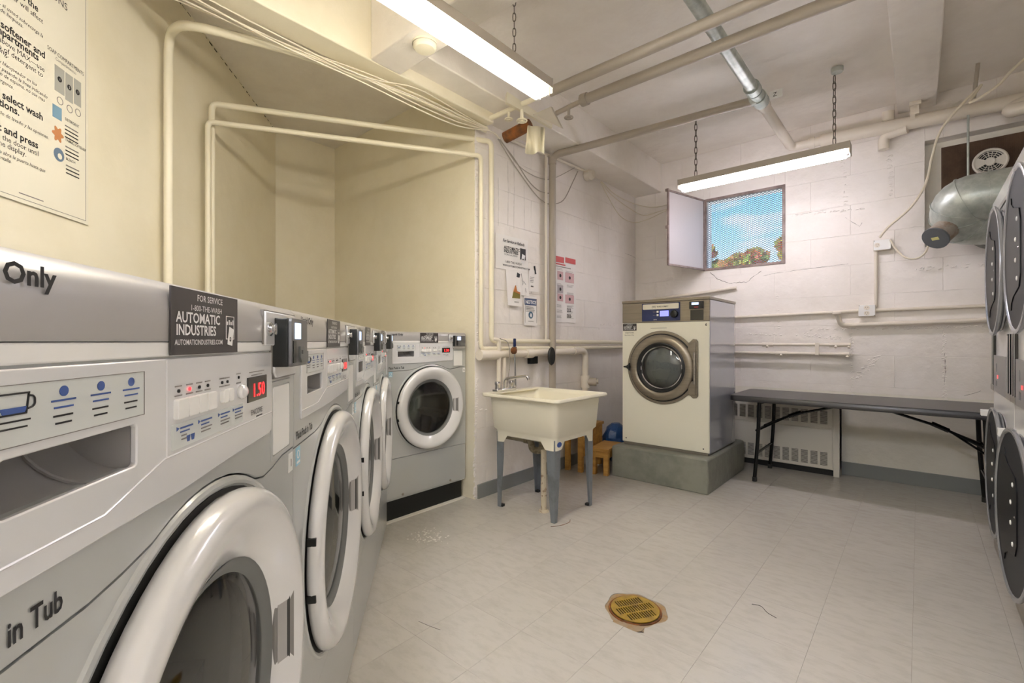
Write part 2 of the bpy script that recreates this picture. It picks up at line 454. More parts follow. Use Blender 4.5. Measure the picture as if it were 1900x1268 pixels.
blocks(wall_back, XW, 1.0, .62, CEIL, .508, .225, .21, lambda X, Z, d: (X, YB+d, Z), [(WX0, WX1, WZ0, WZ1), (VX0, VX1, VZ0, VZ1)], OFFW, .67-.225)
struct('plaster_face', MB().box((XW, YB-.0015, 0), (1.0, YB+.004, .62)), LOWW, wall_back)
wall_left = struct('wall_left', MB().box((-2.32, YC+.12, 0), (XW-.002, YB+.1, CEIL)), OFFW)
blocks(wall_left, YC, YB, .0, CEIL, .47, .225, .1, lambda X, Z, d: (XW-d, X, Z), [], OFFW, .67-.225*3)
struct('wall_alcove', MB().box((XB-.1, YC, 0), (XW-.002, YC+.12, CEIL)), CREAM)
struct('wall_alcove_side', MB().box((XB-.1, YA-.12, 0), (XB, YC+.12, CEIL)), CREAM)
wl = struct('wall_slanted', MB().box((-6.4, 0, 0), (.1, .1, CEIL)), CREAM, loc=(XB, YA, 0), rot=(0, 0, ROWROT))
ck = MB()
x = -1.9
while x < -.02:
    L = random.uniform(.012, .04); h_ = random.uniform(.002, .006)
    ck.box((x, -.0015, CEIL-.012+random.uniform(-.003, .003)), (x+L, .001, CEIL-.012+h_)); x += L + random.uniform(.01, .05)
obj('crack', ck, CRACK, wl, kind='stuff')
struct('wall_right', MB().box((1.0, -2.6, 0), (1.1, 4.5, CEIL)), OFFW)
struct('baseboard_back', MB().box((XW, YB-.014, 0), (1.0, YB, .098)), BASEG, bevel=.002)
struct('baseboard_left', MB().box((XW, YC+.02, 0), (XW+.012, YB-.02, .09)), BASEG, bevel=.002)

def crack(parent, pts, wdt=.0016, jit=.004, m_=CRACK, wall='b'):
    rc_ = random.Random(len(pts)*7+int(abs(pts[0][0])*100)); out = []
    for (a, b), (c, d) in zip(pts, pts[1:]):
        n = max(2, int(math.hypot(c-a, d-b)/.018))
        for i in range(n):
            t_ = i/n; out.append((a+(c-a)*t_+rc_.uniform(-jit, jit), b+(d-b)*t_+rc_.uniform(-jit, jit)))
    P3 = [(p, YB-.0012, q_) if wall == 'b' else (XW+.0012, p, q_) for p, q_ in out]
    rr_ = [wdt*rc_.uniform(.3, 1.2) for _ in P3]
    obj('crack', MB().tube(P3, rr_, 5), m_, parent)
def chips(parent, x0, z0, x1, z1, n, spread, wall='b', seed=1):
    # ragged lumps of thick paint along an eroded joint
    rc_ = random.Random(seed); mb = MB()
    for k in range(n):
        t_ = rc_.random(); x_ = x0+(x1-x0)*t_+rc_.uniform(-spread, spread); z_ = z0+(z1-z0)*t_+rc_.uniform(-spread, spread)
        w_, h_ = rc_.uniform(.004, .016), rc_.uniform(.003, .010); dpt = rc_.uniform(.002, .005)
        if wall == 'b': lo_ = [(x_-w_, YB, z_-h_), (x_+w_, YB, z_-h_*.6), (x_+w_*.7, YB, z_+h_), (x_-w_*.6, YB, z_+h_*.8)]; ap = [(x_-w_*.4, YB-dpt, z_-h_*.2), (x_+w_*.4, YB-dpt*.8, z_-h_*.3), (x_+w_*.3, YB-dpt, z_+h_*.4), (x_-w_*.3, YB-dpt*.7, z_+h_*.4)]
        else: lo_ = [(XW, x_-w_, z_-h_), (XW, x_+w_, z_-h_*.6), (XW, x_+w_*.7, z_+h_), (XW, x_-w_*.6, z_+h_*.8)]; ap = [(XW+dpt, x_-w_*.4, z_-h_*.2), (XW+dpt*.8, x_+w_*.4, z_-h_*.3), (XW+dpt, x_+w_*.3, z_+h_*.4), (XW+dpt*.7, x_-w_*.3, z_+h_*.4)]
        mb.loft([lo_, ap], cap=False, smooth=False); vs = list(mb.bm.verts)[-4:]; mb.face(vs)
    obj('paint_lumps', mb, OFFW, parent, kind='stuff', weld=False)
def wp(u, v): p = px(u, v, y=YB); return (p.x, p.z)
crack(wall_back, [wp(1318, 506), wp(1330, 517), wp(1352, 526), wp(1372, 524), wp(1385, 524), wp(1398, 514), wp(1416, 500)])
crack(wall_back, [wp(1416, 512), wp(1440, 507), wp(1500, 499), wp(1580, 489)], .0009, .002)
crack(wall_back, [wp(1475, 399), wp(1520, 392), wp(1540, 389)], .0009, .002); crack(wall_back, [wp(1568, 403), wp(1580, 412), wp(1596, 420), wp(1604, 408)], .001, .003)
crack(wall_back, [wp(1752, 655), wp(1754, 690), wp(1751, 722)], .0014, .003); crack(wall_back, [wp(1790, 735), wp(1812, 729), wp(1830, 722)], .001, .003)
for i, (u0, v0, u1, v1, n, sp_) in enumerate(((1500, 612, 1835, 606, 90, .006), (1490, 620, 1560, 628, 40, .012), (1580, 618, 1582, 735, 40, .006), (1752, 618, 1753, 745, 60, .008), (1592, 700, 1630, 660, 50, .02), (1560, 250, 1570, 380, 30, .01), (1650, 290, 1655, 370, 40, .008), (1470, 400, 1600, 388, 30, .006), (1700, 500, 1830, 490, 30, .012), (1385, 620, 1480, 622, 24, .006), (1440, 540, 1445, 612, 20, .008))):
    a_, b_ = wp(u0, v0), wp(u1, v1); chips(wall_back, a_[0], a_[1], b_[0], b_[1], n, sp_, seed=i+3)
def wq(u, v): p = px(u, v, x=XW); return (p.y, p.z)
for i, (u0, v0, u1, v1, n, sp_) in enumerate(((885, 700, 880, 925, 120, .006), (884, 250, 886, 640, 90, .006), (890, 762, 925, 757, 16, .004), (1075, 300, 1180, 420, 24, .05), (1100, 610, 1150, 600, 20, .02), (1012, 300, 1012, 600, 40, .006))):
    a_, b_ = wq(u0, v0), wq(u1, v1); chips(wall_left, a_[0], a_[1], b_[0], b_[1], n, sp_, 'l', seed=i+30)
for u_, v0, v1 in ((953, 270, 430), (972, 345, 432), (924, 330, 425), (942, 300, 425)): crack(wall_left, [wq(u_, v0), wq(u_+1, (v0+v1)/2), wq(u_, v1)], .0008, .001, INKG, 'l')
crack(wall_left, [wq(1160, 470), wq(1178, 478), wq(1183, 490)], .0009, .002, CRACK, 'l')

# ------------------------------------------------------------------ window, mesh, sash, trees outside
win = MB().plate([(WX0, WZ0), (WX1, WZ0), (WX1, WZ1), (WX0, WZ1)], [[(WX0+.022, WZ0+.022), (WX1-.022, WZ0+.022), (WX1-.022, WZ1-.022), (WX0+.022, WZ1-.022)]], YB-.006, YB+.03)
window = struct('window_1', win, WINF)
mm = MB(); pw, ph = .030, .0178
x0, x1, z0, z1 = WX0+.02, WX1-.02, WZ0+.02, WZ1-.02
sl = ph/pw
for sgn in (1, -1):
    k = -80
    while k < 80:
        # line z = zc + sgn*sl*(x-x0)
        zc = z0 + k*ph
        ta = x0; tb = x1
        f = lambda X: zc + sgn*sl*(X-x0)
        xs = sorted([(z0-zc)/(sgn*sl)+x0, (z1-zc)/(sgn*sl)+x0])
        a, b = max(x0, xs[0]), min(x1, xs[1])
        if b - a > .004: mm.tube([(a, YB+.035+.001*sgn, f(a)), (b, YB+.035+.001*sgn, f(b))], .0027, 4)
        k += 1
mo = obj('security_mesh', mm, MESHM, window, weld=False, kind='stuff')
SW = .515; sa = math.atan2(3.80-4.285, -1.575+1.452)
sash = bpy.data.objects.new('sash', None); COL.objects.link(sash); sash.parent = window
sash.location = (WX0+.004, YB-.012, 0); sash.rotation_euler = (0, 0, sa)
fr = MB().plate([(0, WZ0+.005), (SW, WZ0+.005), (SW, WZ1-.005), (0, WZ1-.005)], [[(.014, WZ0+.02), (SW-.014, WZ0+.02), (SW-.014, WZ1-.02), (.014, WZ1-.02)]], -.008, .008)
obj('sash_frame', fr, WINF, sash)
obj('pane', MB().box((.012, -.002, WZ0+.018), (SW-.012, .002, WZ1-.018)), PANE, sash)
obj('latch', MB().box((SW-.004, -.014, 1.94), (SW+.012, .014, 1.965)), WINF, sash)
obj('latch', MB().box((SW-.004, -.014, WZ1-.02), (SW+.014, .014, WZ1)), WINF, sash)

def tree(name, label, cx, cy, cz, rx, rz_, n, seed):
    rnd = random.Random(seed)
    t = thing(name, label, 'tree', (cx, cy, -.5), 0)
    lf = MB()
    for k in range(n):
        while True:
            p = Vector((rnd.uniform(-1, 1), rnd.uniform(-1, 1), rnd.uniform(-1, 1)))
            if p.length < 1 and p.length > .2: break
        # clustered clumps
        cl = rnd.choice(CL[seed]); p = Vector(cl) + p*.30
        p = Vector((p.x*rx, p.y*rx, cz+.5+p.z*rz_))
        a = rnd.uniform(0, 6.28); b_ = rnd.uniform(-1, 1); s_ = rnd.uniform(.03, .062)
        R_ = Matrix.Rotation(a, 3, 'Z') @ Matrix.Rotation(b_, 3, 'X') @ Matrix.Rotation(rnd.uniform(0, 6), 3, 'Y')
        pts = []
        for q_ in range(10):
            ang = 2*PI*q_/10; rr = s_*(1 if q_ % 2 == 0 else .55)
            pts.append(p + R_ @ Vector((rr*math.cos(ang), 0, rr*math.sin(ang))))
        lf.mi = 0 if rnd.random() < .5 else 1
        lf.face([lf.bm.verts.new(v) for v in pts])
    obj('foliage', lf, [LEAFA, LEAFB], t, weld=False, kind='stuff')
    tk = MB().tube([(0, 0, 0), (.05, 0, cz*.6), (0, .05, cz+.5)], [.13, .1, .04], 8)
    for c in CL[seed]: tk.tube([(0, .03, cz*.7), (c[0]*rx*.5, c[1]*rx*.5, (cz+.5+cz*.7+c[2]*rz_)/2), (c[0]*rx, c[1]*rx, cz+.5+c[2]*rz_)], [.05, .03, .012], 6)
    obj('trunk', tk, BARK, t)
CL = {1: [(-.8, 0, .7), (-.55, .2, .15), (-.2, 0, .1), (.1, .1, .3), (.5, -.1, .35), (.35, .2, .05), (-.5, 0, -.4), (.1, 0, -.5), (.7, 0, -.4), (-.9, 0, -.2)],
      2: [(-.6, 0, .1), (-.2, .2, .7), (.1, 0, 1.0), (-.5, 0, -.3), (.4, 0, .2), (.2, 0, -.6)]}
c1 = px(1365, 492, y=8.2); tree('maple_tree', 'rust and green leaved tree beyond the window, low on its hinge side', c1.x, 8.2, c1.z-.1, .62, .5, 4200, 1)
c2 = px(1453, 470, y=9.7); tree('maple_tree', 'rust and green leaved tree beyond the window, taller on its right edge', c2.x+.30, 9.7, c2.z+.12, .46, .46, 3000, 2)

# ------------------------------------------------------------------ fluorescent fixtures
lk = MB(); LP = [(0, .0125+.0, 0)]
def link_mesh():
    pts = []
    for i in range(12):
        a = 2*PI*i/12; pts.append((.006*math.cos(a), 0, .0115*math.sin(a) + (.006 if math.sin(a) > .01 else (-.006 if math.sin(a) < -.01 else 0))))
    m_ = MB(); seg = 5; loops = []
    n = len(pts)
    for i, p in enumerate(pts):
        p = Vector(p); t = (Vector(pts[(i+1) % n]) - Vector(pts[i-1])).normalized(); u = Vector((0, 1, 0)); v = t.cross(u)
        loops.append([tuple(p + (u*math.cos(2*PI*j/seg) + v*math.sin(2*PI*j/seg))*.0017) for j in range(seg)])
    loops.append(loops[0]); m_.loft(loops, cap=False)
    me = bpy.data.meshes.new('link'); bmesh.ops.remove_doubles(m_.bm, verts=m_.bm.verts, dist=1e-6); m_.bm.to_mesh(me); m_.bm.free(); me.materials.append(CHAIN); return me
LINK = link_mesh()
def chain(parent, x, y, z0, z1, lean=0, k=1.0):
    hk = MB().lathe([(.001, 0), (.016, 0), (.016, .008), (.004, .014)], (x, y, z1-.014), 'z', 10)
    hk.tube([(x, y, z1-.012), (x, y, z1-.03)], .002, 5)
    c = obj('chain', hk, CHAIN, parent)
    n = int(round((z1-.03-z0)/(.029*k)))
    for i in range(n):
        o = bpy.data.objects.new('link', LINK); COL.objects.link(o); o.parent = c
        t = (i+.5)/n; o.location = (x+lean*(1-t)*t*4, y, z0+(z1-.03-z0)*t); o.rotation_euler = (0, 0, RAD(40+90*(i % 2))); o.scale = (k, k, k)
def fixture(label, loc, rz, L, tubes, chains, ztop=2.22, W=.10, group=None, H=.05):
    t = thing('fluorescent_fixture', label, 'ceiling light', loc, rz)
    h = MB(); hw = W/2
    # tray: a shallow channel, open below at the ends
    prof = [(-hw, -.045), (-hw+.004, 0), (hw-.004, 0), (hw, -.045), (hw-.003, -.045), (hw-.012, -.03), (-hw+.012, -.03), (-hw+.003, -.045)]
    h.loft([[(-L/2, p[0], p[1]) for p in prof], [(L/2, p[0], p[1]) for p in prof]], smooth=False)
    obj('housing', h, FIXT, t)
    for s_ in (-1, 1):
        e_ = MB().box((s_*L/2-.002, -hw, -.07), (s_*L/2+.002, hw, 0)); obj('end_cap', e_, FIXT, t, bevel=.001)
        for yy in (-.026, .026):
            obj('lamp_holder', MB().box((s_*(L/2-.004), yy-.010, -.08), (s_*(L/2-.020), yy+.010, -.03)), WHITEP, t, bevel=.002)
    for yy in (-.026, .026):
        obj('lamp_tube', MB().lathe([(.012, 0), (.0185, .003), (.0185, L-.047), (.012, L-.044)], (-L/2+.022, yy, -.064), 'x', 12, cap=True), tubes, t)
    for cxx in chains: chain(t, cxx, 0, 0.01, CEIL-loc[2], k=1.55 if tubes is TUBEC else 1.1)
    return t
fixture('white fluorescent fixture on chains before the barred window', (-.845, 3.53, 2.22), 0, 1.055, TUBEC, (-.41, .445))
fixture('long fluorescent fixture on chains above the row of washers', (-1.33, 1.10, 2.22), RAD(90), 1.32, TUBEW, (-.5, .445))
fixture('added fill light built as a fluorescent fixture, unseen behind the viewpoint', (-.15, -.55, 2.30), RAD(130), 1.2, TUBE_FILL, (-.45, .45))  # added out of view to raise the ambient light in the room
CS_ = None
for xx, nm in ((-.402, 'r'),):
    c = MB().lathe([(.001, -.028), (.03, -.028), (.033, -.02), (.033, 0)], (xx+.02, 3.5, CEIL), 'z', 18)
    tag(obj('junction_box', c, GALV, None), 'round steel box on ceiling above right chain of the far light', 'box')

# ------------------------------------------------------------------ front-load washers
HW = 1.058
DCX, DCZ, DR, KX = .312, .553, .272, .916
def lines(mb, x, z, wd, n, dz=.0042, h=.0014, y=-.0008, rnd=None):
    for i in range(n):
        k = random.uniform(.7, 1.0); mb.box((x, y, z-i*dz), (x+wd*k, y+.0006, z-i*dz+h))
def service_sticker(parent, x0, x1, z0, z1, y=0, name='service_sticker'):
    W = x1-x0; H = z1-z0
    st = obj(name, MB().box((x0, y-.0008, z0), (x1, y+.0006, z1)), STICK, parent)
    yy = y-.0011; u = W/.155
    text('FOR SERVICE', x0+W*.52, z0+H*.84, .0105*u, INKW, st, yy, bold=.01, align='CENTER')
    text('1-800-THE-WASH', x0+W*.47, z0+H*.68, .0095*u, INKW, st, yy, align='CENTER')
    text('AUTOMATIC', x0+W*.055, z0+H*.49, .0165*u, INKW, st, yy, bold=.02, sx_=1.0)
    text('INDUSTRIES', x0+W*.055, z0+H*.30, .0165*u, INKW, st, yy, bold=.02, sx_=.97)
    text('AUTOMATICINDUSTRIES.COM', x0+W*.04, z0+H*.15, .0085*u, INKW, st, yy, bold=.01, sx_=.9)
    em = MB()
    ex0, ex1, ez0, ez1 = x0+W*.78, x0+W*.93, z0+H*.24, z0+H*.66
    t_ = .0009*u
    em.plate([(ex0, ez0), (ex1, ez0), (ex1, ez1), (ex0, ez1)], [[(ex0+t_, ez0+t_), (ex1-t_, ez0+t_), (ex1-t_, ez1-t_), (ex0+t_, ez1-t_)]], yy, yy+.0004)
    cx = (ex0+ex1)/2
    em.plate([(cx-W*.055, z0+H*.15), (cx+W*.03, z0+H*.12), (cx+W*.06, z0+H*.42), (cx-W*.02, z0+H*.47)], [circ(cx-W*.002, z0+H*.24, W*.022, 12)], yy-.0004, yy)
    for k in range(4): em.box((ex0+W*(.012+.034*k), yy-.0002, z0+H*.5), (ex0+W*(.03+.034*k), yy, z0+H*(.56+.03*(k % 2))))
    obj('emblem', em, INKW, st)
    return st
def washer(label, num, price, pure_w=True, base=0.0):
    W = .60
    t = thing('washer', label, 'washing machine', (0, 0, 0), 0)
    D = .62
    # cabinet: side, top and back skins
    c = MB()
    c.box((0, .006, .005), (.004, D, HW-.03)); c.box((W-.004, .006, .005), (W, D, HW-.03))
    c.box((.0, D-.004, .01), (W, D, HW-.03)); c.box((0, .1, HW-.05), (W, D, HW-.028)); c.box((.004, .02, .004), (W-.004, D-.004, .02))
    obj('cabinet', c, SILV, t)
    # seam curve between fascia and lower panel
    seam = [(0, .810), (.14, .811), (.175, .815)]
    for i in range(9):
        a = RAD(112 - 50*i/8); seam.append((DCX + (DR+.018)*KX*math.cos(a), DCZ + (DR+.018)*math.sin(a)))
    seam += [(.465, .803), (.50, .806), (.545, .814), (W, .814)]
    kz = .262
    low = [(0, kz), (W, kz)] + [(p[0], p[1]-.0022) for p in reversed(seam)]
    f = MB().plate(low, [circ(DCX, DCZ, .21, 48, KX)], 0, .012); f.m(0)
    f.lathe([(.278, .0), (.278, .003), (.282, .004), (.286, .0025), (.288, 0)], (DCX, 0, DCZ), '-y', 56, sx_=KX)
    obj('front_panel', f, SILV, t, sharp=30)
    HX0, HX1, HZ0, HZ1 = .072, .186, .898, .932
    fas = seam + [(W, .999), (0, .999)]
    f = MB().plate(fas, [[(HX0-.002, HZ0-.002), (HX1+.002, HZ0-.002), (HX1+.002, HZ1+.002), (HX0-.002, HZ1+.002)]], -.001, .012)
    obj('fascia', f, SILV, t, bevel=.0015)
    # console face, raised
    cons = [(.036, .984), (.488, .984), (.488, .872), (.484, .866), (.476, .863), (.36, .860), (.26, .855), (.036, .855)]
    f = MB().plate(cons, [rrect(HX0, HZ0, HX1, HZ1, .003, 2)], -.0045, .001)
    con = obj('console', f, SILV2, t, bevel=.0012)
    obj('console_crease', MB().tube([(.037, -.0045, .871), (.150, -.0045, .871), (.222, -.0045, .893), (.487, -.0045, .894)], .0011, 6), SILV2, t)
    obj('console_crease', MB().tube([(.226, -.0045, .894), (.226, -.0045, .983)], .0008, 6), SILV2, t)
    # dispenser cup, a curved scoop behind the opening
    f = MB()
    f.mi = 0
    sc = []
    for i in range(9):
        a = PI*i/16; sc.append((-.002 + .055*math.sin(a), HZ0-.004 + (.046)*(1-math.cos(a))))
    f.loft([[(HX0-.002, p[0], p[1]) for p in sc], [(HX1+.002, p[0], p[1]) for p in sc]], cap=False, closed=False)
    f.box((HX0-.004, 0, HZ0-.004), (HX0-.001, .056, HZ1+.02)); f.box((HX1+.001, 0, HZ0-.004), (HX1+.004, .056, HZ1+.02))
    f.box((HX0-.004, 0, HZ1+.002), (HX1+.004, .056, HZ1+.012))
    f.tube([(HX0+.075, p[0]-.001, p[1]+.001) for p in sc], .0015, 5)
    obj('dispenser_cup', f, DGREY, t)
    # soap label
    f = MB(); f.box((.066, -.0052, .9385), (.194, -.0040, .975)); lb = obj('soap_label', f, LABELG, t)
    b = MB(); b.plate([(.066, .9385), (.194, .9385), (.194, .975), (.066, .975)], [[(.0665, .939), (.1935, .939), (.1935, .9745), (.0665, .9745)]], -.0056, -.0052); obj('outline', b, INKG, lb)
    b = MB()
    for cx in (.114, .146, .178):
        b.plate(circ(cx, .9675, .0035, 14), [], -.0056, -.0051); 
        for k in range(2): b.box((cx-.0095+.002*k, -.0056, .961-.0045*k), (cx+.0095-.002*k, -.0051, .9622-.0045*k))
    b.plate([(.073, .9575), (.086, .9575), (.088, .9615), (.071, .9615)], [], -.0056, -.0051)
    obj('blue_print', b, INKB, lb)
    b = MB()
    for cx in (.114, .146, .178):
        for k in range(2): b.box((cx-.008+.0015*k, -.0056, .951-.0048*k), (cx+.007-.001*k, -.0051, .9522-.0048*k))
    b.box((.069, -.0056, .953), (.09, -.0051, .954)); b.box((.069, -.0056, .949), (.088, -.0051, .950))
    b.plate([(.0705, .957), (.0875, .957), (.0895, .970), (.0685, .970)], [[(.0712, .958), (.0868, .958), (.0884, .969), (.0697, .969)]], -.0058, -.0052)
    b.tube(fillet([(.0885, -.0058, .968), (.0925, -.0058, .967), (.0925, -.0058, .961), (.088, -.0058, .96)], .003), .0006, 4)
    obj('black_print', b, INKK, lb)
    # buttons and lamps
    for k in range(4):
        obj('button', MB().plate(rrect(.2365+.0186*k, .926, .2545+.0186*k, .945, .002, 2), [], -.009, -.004), WHITEP, t, bevel=.0006)
    for k in range(2):
        obj('button', MB().plate(rrect(.326+.0135*k, .929, .3385+.0135*k, .9445, .003, 2), [], -.009, -.004), WHITEP, t, bevel=.0006)
    obj('start_knob', MB().lathe([(.0085, 0), (.0095, .003), (.0085, .006), (.004, .0085), (.0001, .009)], (.378, -.0045, .9365), '-y', 18), PEARL, t)
    for k, cx in enumerate((.244, .263, .281, .298, .330, .343, .373)):
        obj('indicator_lamp', MB().lathe([(.0018, 0), (.0018, .0012), (.0001, .0014)], (cx, -.0045, .9525 if k < 6 else .955), '-y', 10), LEDR if k == 1 else DARK, t)
        obj('tiny_print', MB().box((cx-.0055, -.0051, .9565 if k < 6 else .959), (cx+.0055, -.0046, .9577 if k < 6 else .960)).box((cx-.006, -.0051, .9475), (cx+.006, -.0046, .9487)), INKG, t)
    dp = obj('price_display', MB().box((.398, -.0062, .919), (.462, -.004, .952)), LCDK, t, bevel=.0006)
    text(price, .411, .925, .026, LEDR, dp, -.0068, name='digits', sx_=.95)
    obj('tiny_print', MB().box((.405, -.0051, .958), (.455, -.0046, .9592)).box((.412, -.0051, .954), (.448, -.0046, .955)), INKG, t)
    text('ENCORE', .41, .9005, .0105, INKK, t, -.0049, sx_=.95); obj('tiny_print', MB().box((.428, -.0051, .896), (.448, -.0046, .8975)), INKK, t)
    f = MB(); f.box((.2325, -.0052, .8975), (.385, -.004, .9215)); lb = obj('program_label', f, LABELG, t)
    b = MB()
    for cx in (.240, .278, .320, .356):
        b.plate([(cx, .9145), (cx+.0045, .9165), (cx, .9185)], [], -.0056, -.0051); b.box((cx+.006, -.0056, .9155), (cx+.028, -.0051, .9172)); b.box((cx+.006, -.0056, .9118), (cx+.022, -.0051, .9132))
    for cx in (.260, .268): b.plate([(cx-.002, .901), (cx+.002, .901), (cx+.0032, .907), (cx-.0032, .907)], [], -.0056, -.0051)
    obj('blue_print', b, INKB, lb)
    b = MB()
    for cx in (.248, .284, .326, .362):
        for k in range(2): b.box((cx, -.0056, .908-.0035*k), (cx+.022-.003*k if cx > .25 else cx+.009, -.0051, .9093-.0035*k))
    obj('grey_print', b, INKG, lb)
    # top control strip: leans back over a rounded crest, pale sill below
    pr = [(.012, 1.0), (-.004, 1.0), (-.005, 1.03), (-.0015, 1.048), (.006, 1.056), (.016, 1.058), (.10, 1.058), (.10, 1.0)]
    f = MB(); f.loft([[(0, p[0], p[1]) for p in pr], [(W, p[0], p[1]) for p in pr]]); obj('control_hood', f, DGREY, t, sharp=40)
    obj('sill_strip', MB().box((.0, -.0035, .986), (.488, .0, .9995)), WHITEP, t, bevel=.0015)
    # the sticker wraps over the hood and the sill
    stx0, stx1 = .229, .366
    st = service_sticker(t, stx0, stx1, .987, 1.052, -.0056)
    text('Liquid Only', .0243, 1.034, .0175, INKK, t, -.0062, bold=.03)
    text('Place Pods in Tub', .012, .822, .0205, INKK, t, -.0018, bold=.02, sx_=.72)
    # payment reader on its steel mounting plate
    mp_ = [(.452, 1.044), (.590, 1.044), (.590, .944), (.496, .944), (.487, .953), (.487, .994), (.452, .994)]
    mo_ = obj('mount_plate', MB().plate(mp_, [], -.0085, 0), SILV2, t, bevel=.002)
    obj('mount_gap', MB().plate([(p[0] + (.002 if p[0] > .5 else -.002), p[1] + (.002 if p[1] > .99 else -.002)) for p in mp_], [], -.0058, 0), INKG, t)
    lockc = MB().lathe([(.010, 0), (.010, .003), (.006, .006), (.0065, .009), (.009, .011), (.006, .012), (.0001, .012)], (.464, -.008, 1.018), '-y', 18); obj('lock_barrel', lockc, CHROME, t)
    rd = obj('card_reader', MB().box((.486, -.028, .961), (.568, -.004, 1.036)), BLACKP, t, bevel=.002)
    obj('reader_face', MB().plate(rrect(.486, .961, .568, 1.036, .006, 3), [], -.033, -.028), mat('reader_grey', (98, 98, 98), .35), rd, bevel=.001)
    obj('reader_screen', MB().box((.501, -.0338, 1.004), (.530, -.0325, 1.029)), SCREEN, rd)
    obj('card_slot', MB().box((.492, -.0342, .967), (.505, -.0325, 1.001)), BLACKP, rd)
    obj('card_track', MB().plate([(.520, .992), (.537, .992), (.545, .986), (.564, .984), (.564, .966), (.530, .966), (.520, .975)], [[(.525, .986), (.534, .986), (.534, .980), (.525, .980)]], -.036, -.0325), GASK, rd)
    # coin door
    obj('coin_door_frame', MB().plate(rrect(.489, .816, .578, .938, .004, 2), [rrect(.495, .823, .572, .931, .003, 2)], -.0035, 0), SILV, t, bevel=.001)
    obj('coin_door', MB().plate(rrect(.4965, .8245, .5705, .9295, .003, 2), [], -.0035, .0), WHITEP, t, bevel=.001)
    obj('number_tag', MB().box((.575, -.0012, .774), (.595, .0004, .806)), WHITEP, t)
    text(num, .581, .783, .018, INKK, t, -.0018, name='tag_number', bold=.02)
    obj('energy_sticker', MB().box((.014, -.0010, .773), (.038, .0004, .806)), SKYBL, t); obj('tiny_print', MB().box((.017, -.0015, .777), (.035, -.0009, .781)).plate(circ(.026, .793, .008, 12), [circ(.026, .793, .006, 12)], -.0015, -.0009), INKW, t)
    # door
    prof = [(.264, .003), (.271, .006), (.273, .014), (.271, .023), (.265, .030), (.256, .0338), (.246, .0335), (.233, .030), (.216, .0225), (.200, .013), (.190, .006), (.184, .000), (.181, -.006)]
    dr = MB().lathe(prof, (DCX, 0, DCZ), '-y', 72, sx_=KX); d_ = obj('door', dr, PEARL, t, sharp=60)
    obj('door_gap', MB().lathe([(.275, -.001), (.275, .0015), (.21, .0015)], (DCX, 0, DCZ), '-y', 56, sx_=KX), DARK, t)
    b = MB().lathe([(.189, .006), (.186, .003), (.178, -.002), (.168, -.005), (.165, -.016)], (DCX, 0, DCZ), '-y', 56, sx_=KX); obj('inner_ring', b, GASK, d_)
    b = MB().lathe([(.173, -.004), (.155, .000), (.11, .004), (.055, .007), (.0005, .008)], (DCX, 0, DCZ), '-y', 48, sx_=KX); obj('door_glass', b, GLASS, d_, sharp=60)
    b = MB().lathe([(.168, -.012), (.172, -.03), (.195, -.035), (.21, -.06), (.255, -.07), (.262, -.10), (.262, -.36), (.23, -.40), (.0005, -.42)], (DCX, 0, DCZ), '-y', 40, sx_=KX)
    dm = obj('drum', b, DRUM, t, sharp=50)
    for k in range(3):
        a = RAD(100+120*k); b = MB(); cx, cz = DCX+.245*KX*math.cos(a), DCZ+.245*math.sin(a); nx, nz_ = math.cos(a), math.sin(a)
        b.loft([[(cx+.03*nz_, yy, cz-.03*nx), (cx-.045*nx, yy, cz-.045*nz_), (cx-.03*nz_, yy, cz+.03*nx)] for yy in (.11, .36)]); obj('lifter', b, DRUM, dm)
    hx_ = DCX + .190*KX
    def slant(x0_, x1_, z0_, z1_, up):
        f_ = lambda x_: -(.0070 + (x_-hx_)/.026*.0165) - up
        m_ = MB(); m_.loft([[(x0_, f_(x0_)+.006, z0_), (x1_, f_(x1_)+.006, z0_), (x1_, f_(x1_)+.006, z1_), (x0_, f_(x0_)+.006, z1_)], [(x0_, f_(x0_), z0_), (x1_, f_(x1_), z0_), (x1_, f_(x1_), z1_), (x0_, f_(x0_), z1_)]], smooth=False); return m_
    obj('handle_pocket', slant(hx_-.001, hx_+.029, DCZ-.056, DCZ+.056, .0025), mat('pocket_grey', (128, 126, 123), .4), d_, bevel=.001)
    g_ = slant(hx_+.003, hx_+.017, DCZ-.051, DCZ+.051, .0032); obj('handle_grip', g_, DGREY, d_)
    g_ = slant(hx_+.0175, hx_+.0215, DCZ-.048, DCZ+.048, .0032)
    for v_ in g_.bm.verts:
        pass
    obj('grip_edge', g_, mat('grip_dark', (58, 58, 56), .5), d_)
    for zz in (.057, -.053):
        x_ = DCX - KX*math.sqrt(.270**2-zz**2)
        obj('hinge', MB().box((x_-.004, -.022, DCZ+zz-.008), (x_+.008, -.004, DCZ+zz+.008)), BLACKP, d_, bevel=.001)
    # lower panels
    obj('lower_panel', MB().box((0, .001, .012), (W, .012, kz-.003)).box((0, .005, .0), (W, .03, .013)), SILV, t, bevel=.002)
    if base:
        for xx in (.11, .47): obj('bolt', MB().lathe([(.008, 0), (.008, .003), (.0005, .004)], (xx, .001, .024), '-y', 10), STEEL, t)
        obj('plinth', MB().box((.01, .028, -base), (W-.01, D-.01, .003)), BLACKP, t, bevel=.003)
        obj('plinth_trim', MB().box((-.0, -.0, -base), (W, .032, -base+.007)), HEAT, t)
    return t
FP = Vector((-.1556, -.1893, 0))
rowdata = [(.229, .655, '1', '1.50', 'nearest silver washer of the row, its soap opening and door large'),
           (.886, .646, '2', '1.50', 'second silver washer of the row, counting from the viewpoint'),
           (1.533, .575, '3', '1.50', 'third silver washer of the row along the cream wall'),
           (2.109, .500, '4', '1.50', 'last silver washer of the row, tucked into the corner by the fifth')]
